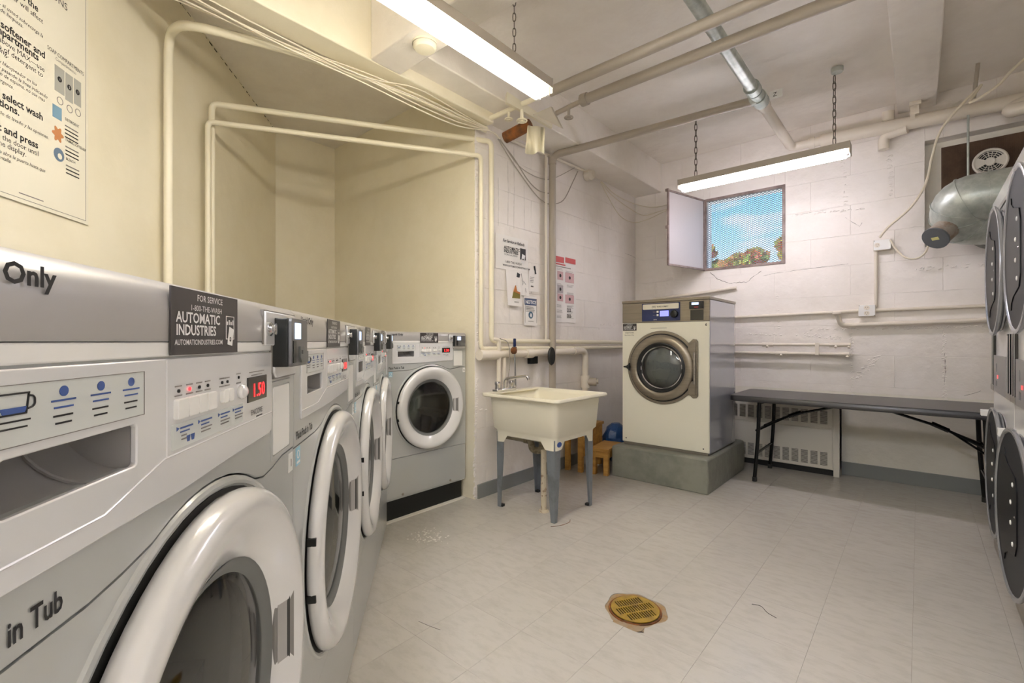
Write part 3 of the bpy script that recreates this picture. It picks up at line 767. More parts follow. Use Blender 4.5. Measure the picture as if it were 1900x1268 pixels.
for s0, wd, num, pr, lb in rowdata:
    o = washer(lb, num, pr)
    o.location = FP + RD*s0; o.rotation_euler = (0, 0, ROWROT); o.scale = (wd/.60, 1, 1)
o = washer('silver washer on a black plinth in the alcove, facing the room', '5', '1.50', base=.135)
o.location = (-2.19, 1.477, .1195); o.rotation_euler = (0, 0, RAD(90)); o.scale = (.98, .95, .885)

# ------------------------------------------------------------------ large washer on its concrete pad
pad = MB().plate([(-1.733, -.002), (-1.035, -.002), (-1.03, .10), (-1.037, .222), (-1.06, .228), (-1.72, .226), (-1.735, .215)], [], 3.13, 3.965)
tag(obj('concrete_pad', pad, CONC, None, bevel=.008), 'grey painted concrete pad under the large beige washer', 'plinth')
pt_ = MB()
for k in range(14):
    y_ = 3.17+.035*k+random.uniform(-.01, .01); pt_.box((-1.085-random.uniform(0, .02), y_, .2268), (-1.047, y_+random.uniform(.01, .03), .2288+.001*(k % 3)))
m6 = thing('large_washer', 'large beige washer with a taupe header, standing on the concrete pad', 'washing machine', (-1.70, 3.235, .228), 0)
W6, H6, D6 = .64, 1.077, .585
c = MB(); c.box((0, .014, .012), (W6, D6, H6-.022)); obj('cabinet', c, SIDEG, m6, bevel=.002)
c = MB().plate([(.0, .02), (W6-.002, .02), (W6-.002, .908), (.0, .908)], [circ(.31, .586, .185, 40)], 0, .016); obj('front_panel', c, BEIGEE, m6, bevel=.002)
obj('header_panel', MB().box((0, -.001, .911), (W6, .016, H6-.022)), TAUPE, m6, bevel=.002)
obj('top_cap', MB().box((-.003, -.004, H6-.021), (W6+.003, D6+.004, H6)), TAUPE, m6, bevel=.004)
obj('base_rail', MB().box((.01, .005, 0), (W6-.01, D6-.01, .02)), STEEL, m6)
cp = obj('control_panel', MB().box((.160, -.006, .919), (.443, .0, 1.048)), NAVY, m6, bevel=.001)
obj('name_plate', MB().plate(rrect(.168, 1.004, .435, 1.042, .005, 2), [], -.0085, -.005), PAPERC, cp)
text('(W)', .238, 1.016, .018, INKK, cp, -.009, bold=.02); text('WASCOMAT', .275, 1.017, .015, INKK, cp, -.009, bold=.02)
obj('screen', MB().box((.298, -.008, .952), (.362, -.005, .992)), SCREENB, cp)
for zz in (.979, .955):
    obj('button', MB().box((.274, -.0085, zz), (.288, -.005, zz+.014)), WHITEP, cp); obj('tiny_print', MB().box((.245, -.0068, zz+.005), (.268, -.0058, zz+.008)), INKG, cp)
obj('dial', MB().lathe([(.026, 0), (.028, .004), (.024, .016), (.018, .018), (.0005, .018)], (.403, -.006, .966), '-y', 24), BLACKP, cp)
text('Selecta', .25, .927, .009, INKW, cp, -.0068)
rd = obj('card_reader', MB().box((.510, -.018, .996), (.604, -.001, 1.046)), BLACKP, m6, bevel=.002)
obj('reader_screen', MB().box((.528, -.0195, 1.022), (.575, -.0175, 1.038)), SCREEN, rd); obj('reader_light', MB().box((.545, -.0195, 1.003), (.572, -.0175, 1.008)), INKR, rd)
obj('coin_recess', MB().box((.514, -.003, .918), (.602, .004, .988)).box((.520, -.0032, .923), (.53, -.001, .984)), LCDK, m6)
service_sticker(m6, .004, .115, .853, .905, -.001)
text('Liquid Only', .022, .834, .015, INKK, m6, -.0008); text('Place Pods in Tub', .018, .816, .0105, INKK, m6, -.0008)
text('6', .612, .878, .026, INKK, m6, -.0008, name='tag_number', bold=.02)
obj('tiny_print', MB().box((.225, -.0008, .867), (.345, .0, .870)), INKG, m6)
cx6, cz6 = .31, .586
outl = []
for i in range(40):
    a = RAD(42 + 276*i/39); outl.append((cx6+.262*math.cos(a), cz6+.262*math.sin(a)))
outl += [(.535, .382), (.556, .386), (.567, .40), (.567, .772), (.556, .786), (.535, .79)]
bz = obj('door_bezel', MB().plate(outl, [circ(cx6, cz6, .19, 40)], -.012, 0), TAUPE, m6, bevel=.003)
obj('bezel_groove', MB().lathe([(.243, .0), (.243, .013), (.238, .0145), (.234, .013), (.234, 0)], (cx6, 0, cz6), '-y', 56), INKK, bz)
dd = obj('door', MB().lathe([(.235, .010), (.235, .024), (.226, .034), (.20, .040), (.182, .038), (.176, .030), (.174, .012)], (cx6, 0, cz6), '-y', 64), TAUPE, m6, sharp=50)
obj('door_gasket', MB().lathe([(.178, .033), (.170, .036), (.160, .028), (.150, .012), (.146, .002)], (cx6, 0, cz6), '-y', 48), BLK_RUB, dd)
obj('glass_rim', MB().lathe([(.156, .024), (.150, .028), (.144, .022), (.142, .008)], (cx6, 0, cz6), '-y', 48), CHROME, dd)
obj('door_glass', MB().lathe([(.147, .012), (.12, .024), (.07, .033), (.0005, .036)], (cx6, 0, cz6), '-y', 40), GLASS, dd, sharp=60)
dm = obj('drum', MB().lathe([(.15, .0), (.155, -.03), (.20, -.05), (.24, -.07), (.24, -.34), (.0005, -.36)], (cx6, 0, cz6), '-y', 40), DRUM, m6, sharp=50)
for k in range(3):
    a = RAD(80+120*k); cx, cz = cx6+.225*math.cos(a), cz6+.225*math.sin(a); nx, nz_ = math.cos(a), math.sin(a)
    obj('lifter', MB().loft([[(cx+.03*nz_, yy, cz-.03*nx), (cx-.05*nx, yy, cz-.05*nz_), (cx-.03*nz_, yy, cz+.03*nx)] for yy in (.09, .33)]), DRUM, dm)
for z0_, z1_ in ((.645, .765), (.405, .50)): obj('hinge_block', MB().box((.505, -.024, z0_), (.556, -.008, z1_)), TAUPE, bz, bevel=.003)
obj('hinge_pin', MB().tube([(.548, -.022, .48), (.548, -.022, .70)], .008, 10), STEEL, bz)
hp = MB(); hp.lathe([(.014, 0), (.016, .012), (.012, .018), (.0005, .02)], (cx6-.243, -.03, cz6-.002), '-y', 14)
for a in (180, 70, -70): hp.tube([(cx6-.243, -.04, cz6-.002), (cx6-.243+.036*math.cos(RAD(a)), -.04, cz6-.002+.030*math.sin(RAD(a)))], [.011, .005], 8)
obj('door_handle', hp, BLACKP, dd)
for xx, zz in ((.03, .045), (W6-.04, .045)): obj('screw', MB().lathe([(.005, 0), (.004, .002), (.0005, .002)], (xx, 0, zz), '-y', 8), DARK, m6)

# ------------------------------------------------------------------ stacked dryers on the right
def dryer(label, Y1, ajar=0, Xf=.276):
    W = .66; H = 1.68
    t = thing('stacked_dryer', label, 'dryer', (Xf, Y1, 0), RAD(-90))
    c = MB().plate([(0, .16), (W, .16), (W, 1.655), (0, 1.655)], [], .004, .70); obj('cabinet', c, DRYW, t, bevel=.004)
    pr = [(.0, 1.60), (-.004, 1.61), (.0, 1.68), (.02, 1.70), (.70, 1.70), (.70, 1.65), (.03, 1.65)]
    obj('top_cap', MB().loft([[(.002, p[0], p[1]) for p in pr], [(W-.002, p[0], p[1]) for p in pr]], smooth=False), DRYW, t)
    # middle control band
    obj('control_band', MB().plate([(.115, .765), (.525, .765), (.525, .935), (.115, .935)], [[(.20, .858), (.222, .858), (.222, .898), (.20, .898)], [(.19, .790), (.235, .790), (.24, .818), (.19, .822)]], -.006, .004), mat('dryer_steel', (150, 149, 150), .4, .4), t, bevel=.001)
    obj('dark_backing', MB().box((.12, .0, .77), (.52, .003, .93)), DARK, t)
    text('1.50', .25, .832, .022, LEDR, t, -.0072, name='digits')
    for xx in (.015, .065, .555, .615): obj('trim_bar', MB().box((xx, -.006, .785), (xx+.028, .004, 1.03)), BLACKG, t, bevel=.001)
    obj('trim_foot', MB().box((.0, -.007, .765), (.112, .004, .79)), STEEL, t); obj('trim_foot', MB().box((.53, -.007, .765), (W, .004, .79)), STEEL, t)
    # toe panels
    obj('toe_panel', MB().plate([(.06, .0), (.60, .0), (.60, .155), (.06, .155)], [circ(.16, .108, .008, 10), [(.15, .05), (.17, .05), (.175, .078), (.145, .078)]], .0, .012), STEEL, t, bevel=.001)
    obj('toe_panel', MB().box((.003, .004, .0), (.055, .014, .155)), TAUPE, t); obj('toe_panel', MB().box((.605, .004, .0), (W-.003, .014, .155)), TAUPE, t)
    obj('toe_box', MB().box((.005, .014, .0), (W-.005, .68, .16)), DARK, t)
    obj('edge_strip', MB().box((W-.026, -.012, 1.10), (W-.002, .004, 1.60)), HEAT, t, bevel=.002)
    for k, cz in enumerate((1.312, .417)):
        yaw = ajar if k else 0
        dr_ = bpy.data.objects.new('door', None); COL.objects.link(dr_); dr_.parent = t; dr_.location = (.055, -.004-.55*math.sin(RAD(yaw)), cz); dr_.rotation_euler = (0, 0, RAD(yaw))
        ox = .275
        obj('door_rim', MB().lathe([(.262, .0), (.268, .0), (.268, .006), (.262, .009), (.262, .011), (.272, .013), (.283, .015), (.287, .020), (.286, .0265), (.281, .0285), (.274, .0275), (.270, .0235)], (ox, 0, 0), '-y', 64), DRIM, dr_, sharp=50)
        obj('door_face', MB().lathe([(.272, .0235), (.262, .0222), (.22, .0215), (.10, .021), (.0005, .021)], (ox, 0, 0), '-y', 48), DFACE, dr_, sharp=60)
        pts = []
        for i in range(15):
            a = RAD(122 + 116*i/14); pts.append((ox+.238*math.cos(a), .238*math.sin(a)))
        pts += [(ox-.115, -.20), (ox-.105, -.175), (ox-.06, -.155), (ox+.06, -.13), (ox+.085, -.09), (ox+.085, .09), (ox+.06, .13), (ox-.06, .155), (ox-.105, .175), (ox-.115, .20)]
        cr_ = obj('hinge_plate', MB().plate(pts, [], -.0245, -.018), DPLATE, dr_)
        for sx__, sz in ((.03, .10), (-.0, .035), (-.0, -.035), (.03, -.10)):
            obj('screw', MB().lathe([(.0085, 0), (.007, .0025), (.0005, .0035)], (ox+sx__, -.0245, sz), '-y', 10), WHITEP, cr_)
        obj('screw', MB().lathe([(.005, 0), (.0005, .003)], (ox+.06, -.0245, .0), '-y', 8), CHROME, cr_)
        obj('door_mount', MB().lathe([(.262, -.012), (.262, .0), (.245, .0)], (.33, 0, cz), '-y', 48), DGREY, t)
    obj('door_latch', MB().box((.012, -.045, .632), (.05, .004, .662)), WHITEP, t, bevel=.002)
    return t
dryer('stacked dryer beside the end of the black folding table', 3.325)
dryer('stacked dryer cut off by the picture edge, nearer than its twin', 2.655, 2.4)
dryer('third stacked dryer, outside the picture beside the viewpoint', 1.985)

# ------------------------------------------------------------------ folding table
tb = thing('folding_table', 'long black folding table along the back wall', 'table', (-1.048, 3.6, 0))
TL, TD, TZ = 1.58, .60, .612
top = MB(); top.loft([[(p[0], p[1], z_) for p in rrect(i_, i_, TL-i_, TD-i_, .05, 5)] for z_, i_ in ((TZ-.04, .006), (TZ-.036, 0), (TZ-.006, 0), (TZ, .004))])
obj('tabletop', top, TBLK, tb, sharp=35)
for lx, sgn in ((.17, 1), (1.345, -1)):
    for ly in (.07, TD-.07):
        obj('leg', MB().tube(fillet([(lx+sgn*.02, ly, TZ-.04), (lx+sgn*.012, ly, .33), (lx-sgn*.012, ly, .005)], .08), .0125, 10), TMET, tb)
        obj('leg_cap', MB().tube([(lx-sgn*.0118, ly, .03), (lx-sgn*.012, ly, 0)], .0155, 10), BLK_RUB, tb)
    obj('cross_bar', MB().tube([(lx, .07, .20), (lx, TD-.07, .20)], .009, 8), TMET, tb)
    obj('cross_bar', MB().tube([(lx+sgn*.02, .07, TZ-.055), (lx+sgn*.02, TD-.07, TZ-.055)], .010, 8), TMET, tb)
    br = obj('brace', MB().tube([(lx+sgn*.50, TD/2, TZ-.045), (lx+sgn*.20, TD/2, .475), (lx, TD/2-.0, .37)], .0085, 8), TMET, tb)
    obj('brace_lock', MB().tube([(lx+sgn*.24, TD/2, .492), (lx+sgn*.16, TD/2, .455)], .014, 8), TMET, br)
    obj('brace_fork', MB().tube([(lx+sgn*.16, TD/2, .455), (lx, .08, .36)], .006, 6).tube([(lx+sgn*.16, TD/2, .455), (lx, TD-.08, .36)], .006, 6), TMET, br)
    obj('cross_bar', MB().tube([(lx, .07, .365), (lx, TD-.07, .365)], .008, 8), TMET, tb)

# ------------------------------------------------------------------ convector heater
ht = thing('convector_heater', 'cream wall heater with slotted grilles beneath the folding table', 'heater', (-1.62, 4.172, 0))
HL = 1.18
obj('heater_case', MB().box((0, .004, .045), (HL, .11, .515)), HEAT, ht, bevel=.003)
obj('front_cover', MB().box((.005, -.003, .05), (HL-.045, .006, .345)), HEAT, ht, bevel=.002)
obj('top_cover', MB().box((.005, -.003, .352), (HL-.045, .006, .51)), HEAT, ht, bevel=.002)
obj('end_piece', MB().box((HL-.038, -.010, 0), (HL, .11, .52)), HEAT, ht, bevel=.003)
obj('toe_space', MB().box((.01, .02, 0), (HL-.04, .1, .046)), DARK, ht)
for zc, rows in ((.385, 14), (.075, 14)):
    for k in range(17):
        x_ = .06 + .0625*k
        g = MB()
        for r_ in range(rows):
            z_ = zc + .0072*r_; g.box((x_, -.0046, z_), (x_+.045, -.0028, z_+.0030))
        obj('grille_slots', g, DARK, ht, kind='stuff')

# ------------------------------------------------------------------ utility sink
sk = thing('utility_sink', 'cream utility tub on four grey legs', 'sink', (-1.72, 2.285, 0))
hx, hy = .285, .262
RZ = .69
lp = []
def L(hx_, hy_, z_, r_=.03): return rr3(0, 0, hx_, hy_, r_, z_, 4)
bot = []
for p in L(.215, .20, 0, .03):
    e_ = max(abs(p[0])/.215, abs(p[1])/.20); mx_ = min(abs(p[0])/.215, abs(p[1])/.20)
    k = max(0, min(1, (mx_-.55)/.25)); bot.append((p[0], p[1], .445-.05*k))
# denser loop so that the skirt can arch between the feet
def CORN(n): return (3, 6+n, 9+2*n, 12+3*n)
def dense(hx_, hy_, z_, r_=.03, n=10):
    pts = [Vector(p) for p in rr3(0, 0, hx_, hy_, r_, 0, 3)]; out = []
    for a, b in zip(pts, pts[1:]+pts[:1]):
        m_ = n if len(out) in CORN(n) else 1
        for i in range(m_): q_ = a.lerp(b, i/m_); out.append((q_.x, q_.y, z_))
    return out
def arch(lp_, hx_, hy_):
    out = []
    for x_, y_, z_ in lp_:
        mn = min(abs(x_)/hx_, abs(y_)/hy_); k = max(0, min(1, (mn-.50)/.22)); k = k*k*(3-2*k)
        out.append((x_, y_, .455-.058*k))
    return out
loops = [arch(dense(.222, .205, 0), .222, .205), dense(.223, .206, .462), dense(.226, .209, .47), dense(.238, .219, .482), dense(.252, .233, .665), dense(.283, .262, .668), dense(.288, .267, .673), dense(.288, .267, .682), dense(.284, .263, .688), dense(.272, .25, .688), dense(.262, .243, .682), dense(.250, .231, .66), dense(.22, .20, .44, .05), dense(.18, .16, .425, .06), dense(.02, .02, .42, .01)]
obj('tub', MB().loft(loops, cap=False), TUBP, sk, sharp=45)
obj('drain_ring', MB().lathe([(.02, .0), (.028, .003), (.03, 0)], (0, 0, .424), 'z', 16), CHROME, sk)
obj('deck', MB().box((-.287, -.255, .676), (-.235, .255, .689)), TUBP, sk, bevel=.003)
obj('oval_badge', MB().lathe([(.0005, .002), (.013, .002), (.015, 0)], (.2235, -.165, .43), ((Vector((0, 1.5, 0))), Vector((0, 0, 1)), Vector((1, 0, 0))), 20), INKB, sk)
obj('maker_plate', MB().box((-.19, -.2295, .645), (-.16, -.226, .655)), GALV, sk)
for sx__ in (-1, 1):
    for sy_ in (-1, 1):
        lg = MB(); loops = []
        for z_, w_, o_ in ((.455, .058, 0), (.30, .052, .004), (.0, .026, .018)):
            bx, by = sx__*(.222-.006), sy_*(.205-.006)
            ox_, oy_ = bx + sx__*o_*-.2, by + sy_*o_*-.2
            th_ = .004
            P = [(0, 0), (w_, 0), (w_, th_), (th_, th_), (th_, w_), (0, w_)]
            loops.append([(ox_-sx__*a, oy_-sy_*b, z_) for a, b in P])
        lg.loft(loops, smooth=False); l_ = obj('leg', lg, LEGG, sk)
        obj('foot', MB().box((sx__*.205, sy_*.188, 0), (sx__*.180, sy_*.165, .014)), BLK_RUB, l_)
tr = MB(); tr.tube(fillet([(-.02, 0, .43), (-.02, 0, .33), (-.09, -.02, .33), (-.09, -.02, .39), (-.36, -.02, .39)], .035, 6), .021, 12)
tr.tube([(-.02, 0, .41), (-.02, 0, .385)], .027, 12); tr.tube([(-.11, -.02, .39), (-.14, -.02, .39)], .027, 12)
obj('trap', tr, mat('grubby_pipe', (150, 140, 118), .5, grain=(30, (110, 96, 74), .45, .6)), sk)
fa = thing('faucet', 'chrome deck faucet with a swan spout at the back of the tub', 'faucet', (-1.975, 2.20, .689))
obj('faucet_base', MB().box((-.022, -.09, 0), (.022, .09, .016)), CHROME, fa, bevel=.004)
for yy in (-.065, .065):
    obj('tap_handle', MB().lathe([(.018, 0), (.016, .02), (.02, .034), (.017, .046), (.0005, .048)], (0, yy, .016), 'z', 12), CHROME, fa)
obj('spout', MB().tube(fillet([(0, 0, .016), (0, 0, .075), (.16, .03, .10), (.17, .032, .075)], .03, 6), .009, 10), CHROME, fa)
obj('hose_wire', MB().tube(smooth_path([(-.005, .03, .02), (.0, .05, .18), (-.01, .045, .30), (-.04, 0, .33)]), .003, 6), STEEL, fa)
# conduit stub with rust under the tub
tag(obj('floor_conduit', MB().tube([(-1.665, 2.20, 0), (-1.665, 2.20, .12), (-1.67, 2.205, .36)], .017, 10).lathe([(.032, 0), (.028, .01), (.018, .014)], (-1.665, 2.20, 0), 'z', 12), mat('rusty_white_pipe', (206, 194, 170), .5, grain=(22, (120, 76, 36), .55, .64)), None), 'rust-flecked white pipe standing on the floor beneath the tub', 'pipe')

# ------------------------------------------------------------------ wooden stools and blue bag
def stool(name, label, loc, rz, w_, d_, h_, n=1):
    t = thing(name, label, 'stool', loc, rz)
    obj('seat', MB().box((-w_/2-.008, -d_/2-.008, h_-.022), (w_/2+.008, d_/2+.008, h_)), WOOD, t, bevel=.003)
    for sx__ in (-1, 1):
        for sy_ in (-1, 1):
            obj('leg', MB().box((sx__*w_/2, sy_*d_/2, 0), (sx__*(w_/2-.035), sy_*(d_/2-.04), h_-.022)), WOOD, t, bevel=.002)
        obj('apron', MB().box((sx__*w_/2*.98, -d_/2+.02, h_-.075), (sx__*(w_/2-.014), d_/2-.02, h_-.022)), WOOD, t, bevel=.001)
    for sy_ in (-1, 1): obj('apron', MB().box((-w_/2+.02, sy_*d_/2*.98, h_-.07), (w_/2-.02, sy_*(d_/2-.014), h_-.022)), WOOD, t, bevel=.001)
    return t
stool('wooden_stool', 'small golden pine stool with open legs beside the concrete pad', (-1.83, 3.215, 0), RAD(10), .13, .29, .20)
bx = thing('wooden_box', 'taller golden pine box stool against the wall behind the small stool', 'stool', (-2.02, 3.20, 0), RAD(3))
obj('seat', MB().box((-.085, -.18, .328), (.085, .18, .35)), WOOD, bx, bevel=.003)
for yy in (-.17, .135): obj('leg', MB().box((.04, yy, 0), (.075, yy+.035, .33)), WOOD, bx, bevel=.002)
for yy in (-.17, .135): obj('leg', MB().box((-.075, yy, 0), (-.04, yy+.035, .33)), WOOD, bx, bevel=.002)
for k in range(4): obj('slat', MB().box((.066, -.165+.083*k, .12), (.078, -.165+.083*k+.080, .328)), WOOD, bx, bevel=.001)
bg_ = MB(); loops = []
rb = random.Random(3)
for i in range(9):
    z_ = .30*i/8; f_ = [.85, 1, 1.05, 1.05, 1.0, .95, .86, .68, .3][i]
    loops.append([( .10*f_*math.cos(2*PI*j/20)*(1+.13*math.sin(j*2.3+i)+.08*math.sin(j*.9-i*2)), .13*f_*math.sin(2*PI*j/20)*(1+.10*math.cos(j*3.1+i*1.7)), z_) for j in range(20)])
bg_.loft(loops); o = obj('blue_bag', bg_, BLUEB, None, loc=(-1.965, 3.62, .0)); tag(o, 'crumpled blue plastic bag between the pine stools and pad', 'bag')
bs = MB(); bs.box((-.10, -.13, 0), (.10, .13, .13)); 
# ------------------------------------------------------------------ drain in the floor
dn = thing('floor_drain', 'round brass floor drain in a ragged cut in the tiles', 'drain', (DRX, DRY, -.0034))
b = MB(); Rr = .088
holes = []
ang = RAD(-25)
for row in (-1, 0, 1):
    for k in range(-8, 9):
        x_ = k*.0098; z_ = row*.044
        if row == 0: x_ += 0
        if math.hypot(x_, abs(z_)+.012) > Rr-.013: continue
        hh = .0185
        holes.append([(x_-.0027, z_-hh), (x_+.0027, z_-hh), (x_+.0027, z_+hh), (x_-.0027, z_+hh)])
ca, sa_ = math.cos(RAD(-58)), math.sin(RAD(-58))
def rt(lp_): return [(p[0]*ca-p[1]*sa_, p[0]*sa_+p[1]*ca) for p in lp_]
b.plate(circ(0, 0, Rr, 48), [rt(h) for h in holes], 0, .003)
g = obj('grate', b, BRASS, dn, rot=(RAD(90), 0, 0), loc=(0, 0, .0045))
obj('rim', MB().lathe([(Rr+.001, 0), (Rr+.002, .0035), (Rr+.008, .0035), (Rr+.009, 0)], (0, 0, 0), 'z', 40), RUST, dn)
obj('sump', MB().lathe([(.0005, .0006), (Rr, .0006)], (0, 0, 0), 'z', 32), DARK, dn)

# ------------------------------------------------------------------ pipes
def pipe(label, pts, r, m_=PIPEW, fil=.05, couplings=(), name='pipe', cat='pipe', seg=12, group=None):
    mb = MB(); path = fillet(pts, fil, 5) if len(pts) > 2 else [Vector(p) for p in pts]
    mb.tube(path, r, seg)
    o = obj(name, mb, m_, None, sharp=50); tag(o, label, cat, group)
    for a, b_, k in couplings:
        obj('coupling', MB().tube([a, b_], r*k, seg), m_, o)
    return o
PX = XW + .055
# long ceiling pipes
a1 = Vector((-1.52, 2.12, 2.40)); pipe('upper of two parallel ceiling pipes, running just under the window-side bay', [(-1.56, 2.12, 2.40), (.95, 2.12, 2.40)], .027, PIPEG)
pipe('lower of two parallel ceiling pipes, with a small valve at its near wall end', [(-1.47, 2.32, 2.40), (.95, 2.32, 2.40)], .028, PIPEG, couplings=[((-1.48, 2.32, 2.40), (-1.44, 2.32, 2.40), 1.25)])
vp = px(1025, 279, x=-2.06)
pipe('grey pipe rising up the wall then crossing under the ceiling to the steel pipe', [(-2.06, vp.y, .0), (-2.06, vp.y, 2.385), (-.79, 3.19, 2.50)], .026, PIPEG, .06,
     [((-2.06, vp.y, 2.32), (-2.06, vp.y, 2.37), 1.15)])
gp = pipe('galvanised ceiling pipe running to the back wall above the window', [(-.755, 1.5, 2.52), (-.755, 3.05, 2.52)], .034, GALV)
pipe('white end of the ceiling pipe bending into the back wall pipe', [(-.755, 3.28, 2.52), (-.755, 4.20, 2.52), (-.55, 4.21, 2.52)], .033, PIPEW, .05, [((-.755, 3.30, 2.52), (-.755, 3.36, 2.52), 1.2), ((-.64, 4.205, 2.52), (-.60, 4.207, 2.52), 1.25)])
cc = MB().tube([(-.755, 3.04, 2.52), (-.755, 3.10, 2.52)], .045, 16).tube([(-.755, 3.12, 2.52), (-.755, 3.20, 2.52)], .04, 16).tube([(-.755, 3.19, 2.52), (-.755, 3.285, 2.52)], .046, 16).tube([(-.80, 3.19, 2.50), (-.755, 3.19, 2.515)], .033, 14)
tag(obj('pipe_tee', cc, GALV, None), 'steel grooved tee joining the crossing pipes below the ceiling', 'pipe fitting')
tgz = MB().box((-.70, 3.24, 2.50), (-.63, 3.243, 2.55)); tg = obj('pipe_tag', tgz, WHITEP, None, rot=(0, 0, 0)); tag(tg, 'small white tag clipped to the steel ceiling pipe tee', 'tag')
text('Z', -.682, 2.512, .035, INKK, tg, 3.2392)
pipe('thick white pipe along the top of the back wall', [(-.56, 4.21, 2.52), (.97, 4.20, 2.455)], .045, PIPEW)
hg = MB().box((-.045, 4.16, 2.50), (-.02, 4.175, 2.60)).box((-.05, 4.13, 2.585), (.01, 4.22, 2.61)).box((-.02, 4.15, 2.53), (.0, 4.19, 2.61)); tag(obj('pipe_clamp', hg, PIPEW, None), 'painted beam clamp gripping the thick white back wall pipe', 'bracket')
pipe('short white pipe stub capped beside the duct recess', [(-.165, 4.27, 2.56), (-.165, 4.235, 2.56), (-.165, 4.23, 2.62)], .035, PIPEW, .03)
pipe('white elbow hanging below the thick pipe, its open end down', [(-.06, 4.20, 2.46), (-.19, 4.235, 2.46), (-.19, 4.235, 2.36)], .033, PIPEW, .05)
pipe('white elbow under the thick pipe at the duct recess top', [(.50, 4.20, 2.47), (.40, 4.14, 2.40), (.55, 4.10, 2.40)], .04, PIPEW, .05)
pipe('stout white pipe rising to the ceiling over the dryers', [(.62, 4.18, 2.46), (.62, 4.18, 2.69)], .055, PIPEW)
# pipes of the alcove
pipe('cream pipe bent at the top of the slanted wall, running beneath the beam', [(-2.61, .59, 1.0), (-2.61, .59, 2.42), (-2.34, .58, 2.345), (-2.16, 1.0, 2.335), (-2.07, 1.7, 2.335), (-2.06, 2.12, 2.335)], .019, PIPEC, .12)
pw1 = Vector((-2.911, .852, 0)); 
A0 = Vector((-2.915, .855, .9)); A1 = Vector((-2.915, .855, 2.30)); A2 = Vector((-2.075, 2.185, 2.285)); A3 = Vector((-2.075, 2.185, 1.005))
lw = Vector((-.635, -.7727, 0))
pipe('upper cream pipe spanning the alcove, down the wall left of the taped notices', [A0+RD*(.0), A1, A2, A3, (-2.075, 4.22, .99)], .0165, PIPEC, .035)
pipe('lower cream pipe spanning the alcove, ending down the wall corner', [A0+RD*(-.045)+Vector((0,0,0)), Vector((-2.880, .826, 2.18))+RD*0, Vector((-2.075, 2.045+.045, 2.165)), (-2.075, 2.09, .955), (-2.075, 4.22, .945)], .0145, PIPEC, .03)
tagp = pipe('thick white waste pipe low along the wall behind the tub', [(-2.07, 2.075, .915), (-2.07, 3.26, .925), (-2.07, 3.30, .90), (-2.07, 3.30, 0)], .026, PIPEW, .06, [((-2.07, 2.07, .915), (-2.07, 2.25, .915), 1.3), ((-2.07, 2.52, .918), (-2.07, 2.60, .918), 1.3), ((-2.07, 3.12, .923), (-2.07, 3.18, .923), 1.2), ((-2.07, 3.30, .62), (-2.07, 3.30, .72), 1.5)])
obj('cleanout_plug', MB().tube([(-2.07, 3.30, .67), (-1.99, 3.34, .67)], .034, 12).tube([(-1.99, 3.34, .67), (-1.975, 3.347, .67)], .02, 6), PIPEG, tagp)
pipe('thin white riser beside the grey wall pipe', [(-2.085, vp.y-.045, 1.0), (-2.085, vp.y-.045, 2.38)], .010, PIPEW)
pipe('white riser bent over at the top, feeding the tub faucet', [(-2.06, 2.24, .66), (-2.06, 2.24, 1.01), (-2.07, 2.19, 1.015)], .015, PIPEW, .03)
pipe('second white riser behind the tub, slightly thicker', [(-2.07, 2.30, .60), (-2.07, 2.30, .93)], .015, PIPEW)
vlv = MB().tube([(-2.03, 2.36, .93), (-2.02, 2.36, .70)], .006, 8).tube([(-2.03, 2.36, .93), (-2.03, 2.36, .965)], .016, 10)
vv = obj('supply_valve', vlv, CHROME, None); tag(vv, 'faucet supply valve with a blue lever against the white pipes', 'valve')
obj('valve_lever', MB().box((-2.035, 2.35, .965), (-2.022, 2.37, 1.02)), NAVY, vv, bevel=.004); obj('valve_body', MB().lathe([(.0005, 0), (.022, .002), (.024, .02), (.0005, .024)], (-2.03, 2.34, .94), 'x', 10), RUST, vv)
pad_ = MB().lathe([(.0005, -.012), (.048, -.010), (.054, 0), (.048, .010), (.0005, .012)], (-2.0, 2.735, .895), (Vector((0, .7, 0)), Vector((0, 0, 1.25)), Vector((1, 0, 0))), 24)
tag(obj('oval_pad', pad_, BLK_RUB, None), 'black oval rubber pad hanging in front of the white wall pipes', 'pad')
tag(obj('switch_box', MB().box((-2.115, 2.60, .84), (-2.08, 2.68, .91)), BLACKP, None, bevel=.003), 'small black box on the wall behind the oval rubber pad', 'box')
# back wall pipes and conduits
pipe('long thin conduit on the back wall, running through the lower outlet', [(XW+.1, 4.275, 1.19), (-.30, 4.275, 1.225), (.95, 4.275, 1.235)], .012, PIPEW, .1)
pb = pipe('white pipe with an upturned end below the lower outlet', [(-.46, 4.22, 1.20), (-.44, 4.25, 1.125), (-.40, 4.265, 1.12), (.95, 4.265, 1.15)], .017, PIPEW, .05)
obj('flared_end', MB().lathe([(.017, -.01), (.028, 0), (.028, .012), (.02, .018), (.0005, .018)], (-.463, 4.218, 1.205), 'z', 14), PIPEW, pb)
def capped(label, z, x1, valves):
    o = pipe(label, [(-1.4, 4.24, z+.002), (x1, 4.24, z)], .012, PIPEW)
    for vx in valves:
        obj('valve_body', MB().tube([(vx-.04, 4.24, z), (vx+.04, 4.24, z)], .017, 8).tube([(vx, 4.24, z), (vx, 4.215, z-.02)], .009, 6), PIPEW, o)
    obj('threaded_end', MB().tube([(x1-.03, 4.24, z), (x1+.04, 4.24, z)], .016, 8).tube([(x1+.03, 4.24, z+.0), (x1+.03, 4.23, z-.022)], .01, 6), PIPEW, o)
    return o
capped('upper short valved pipe right of the large beige washer', .975, -.42, (-.93, -.47))
o = capped('lower short valved pipe right of the large beige washer', .905, -.43, (-.83,))
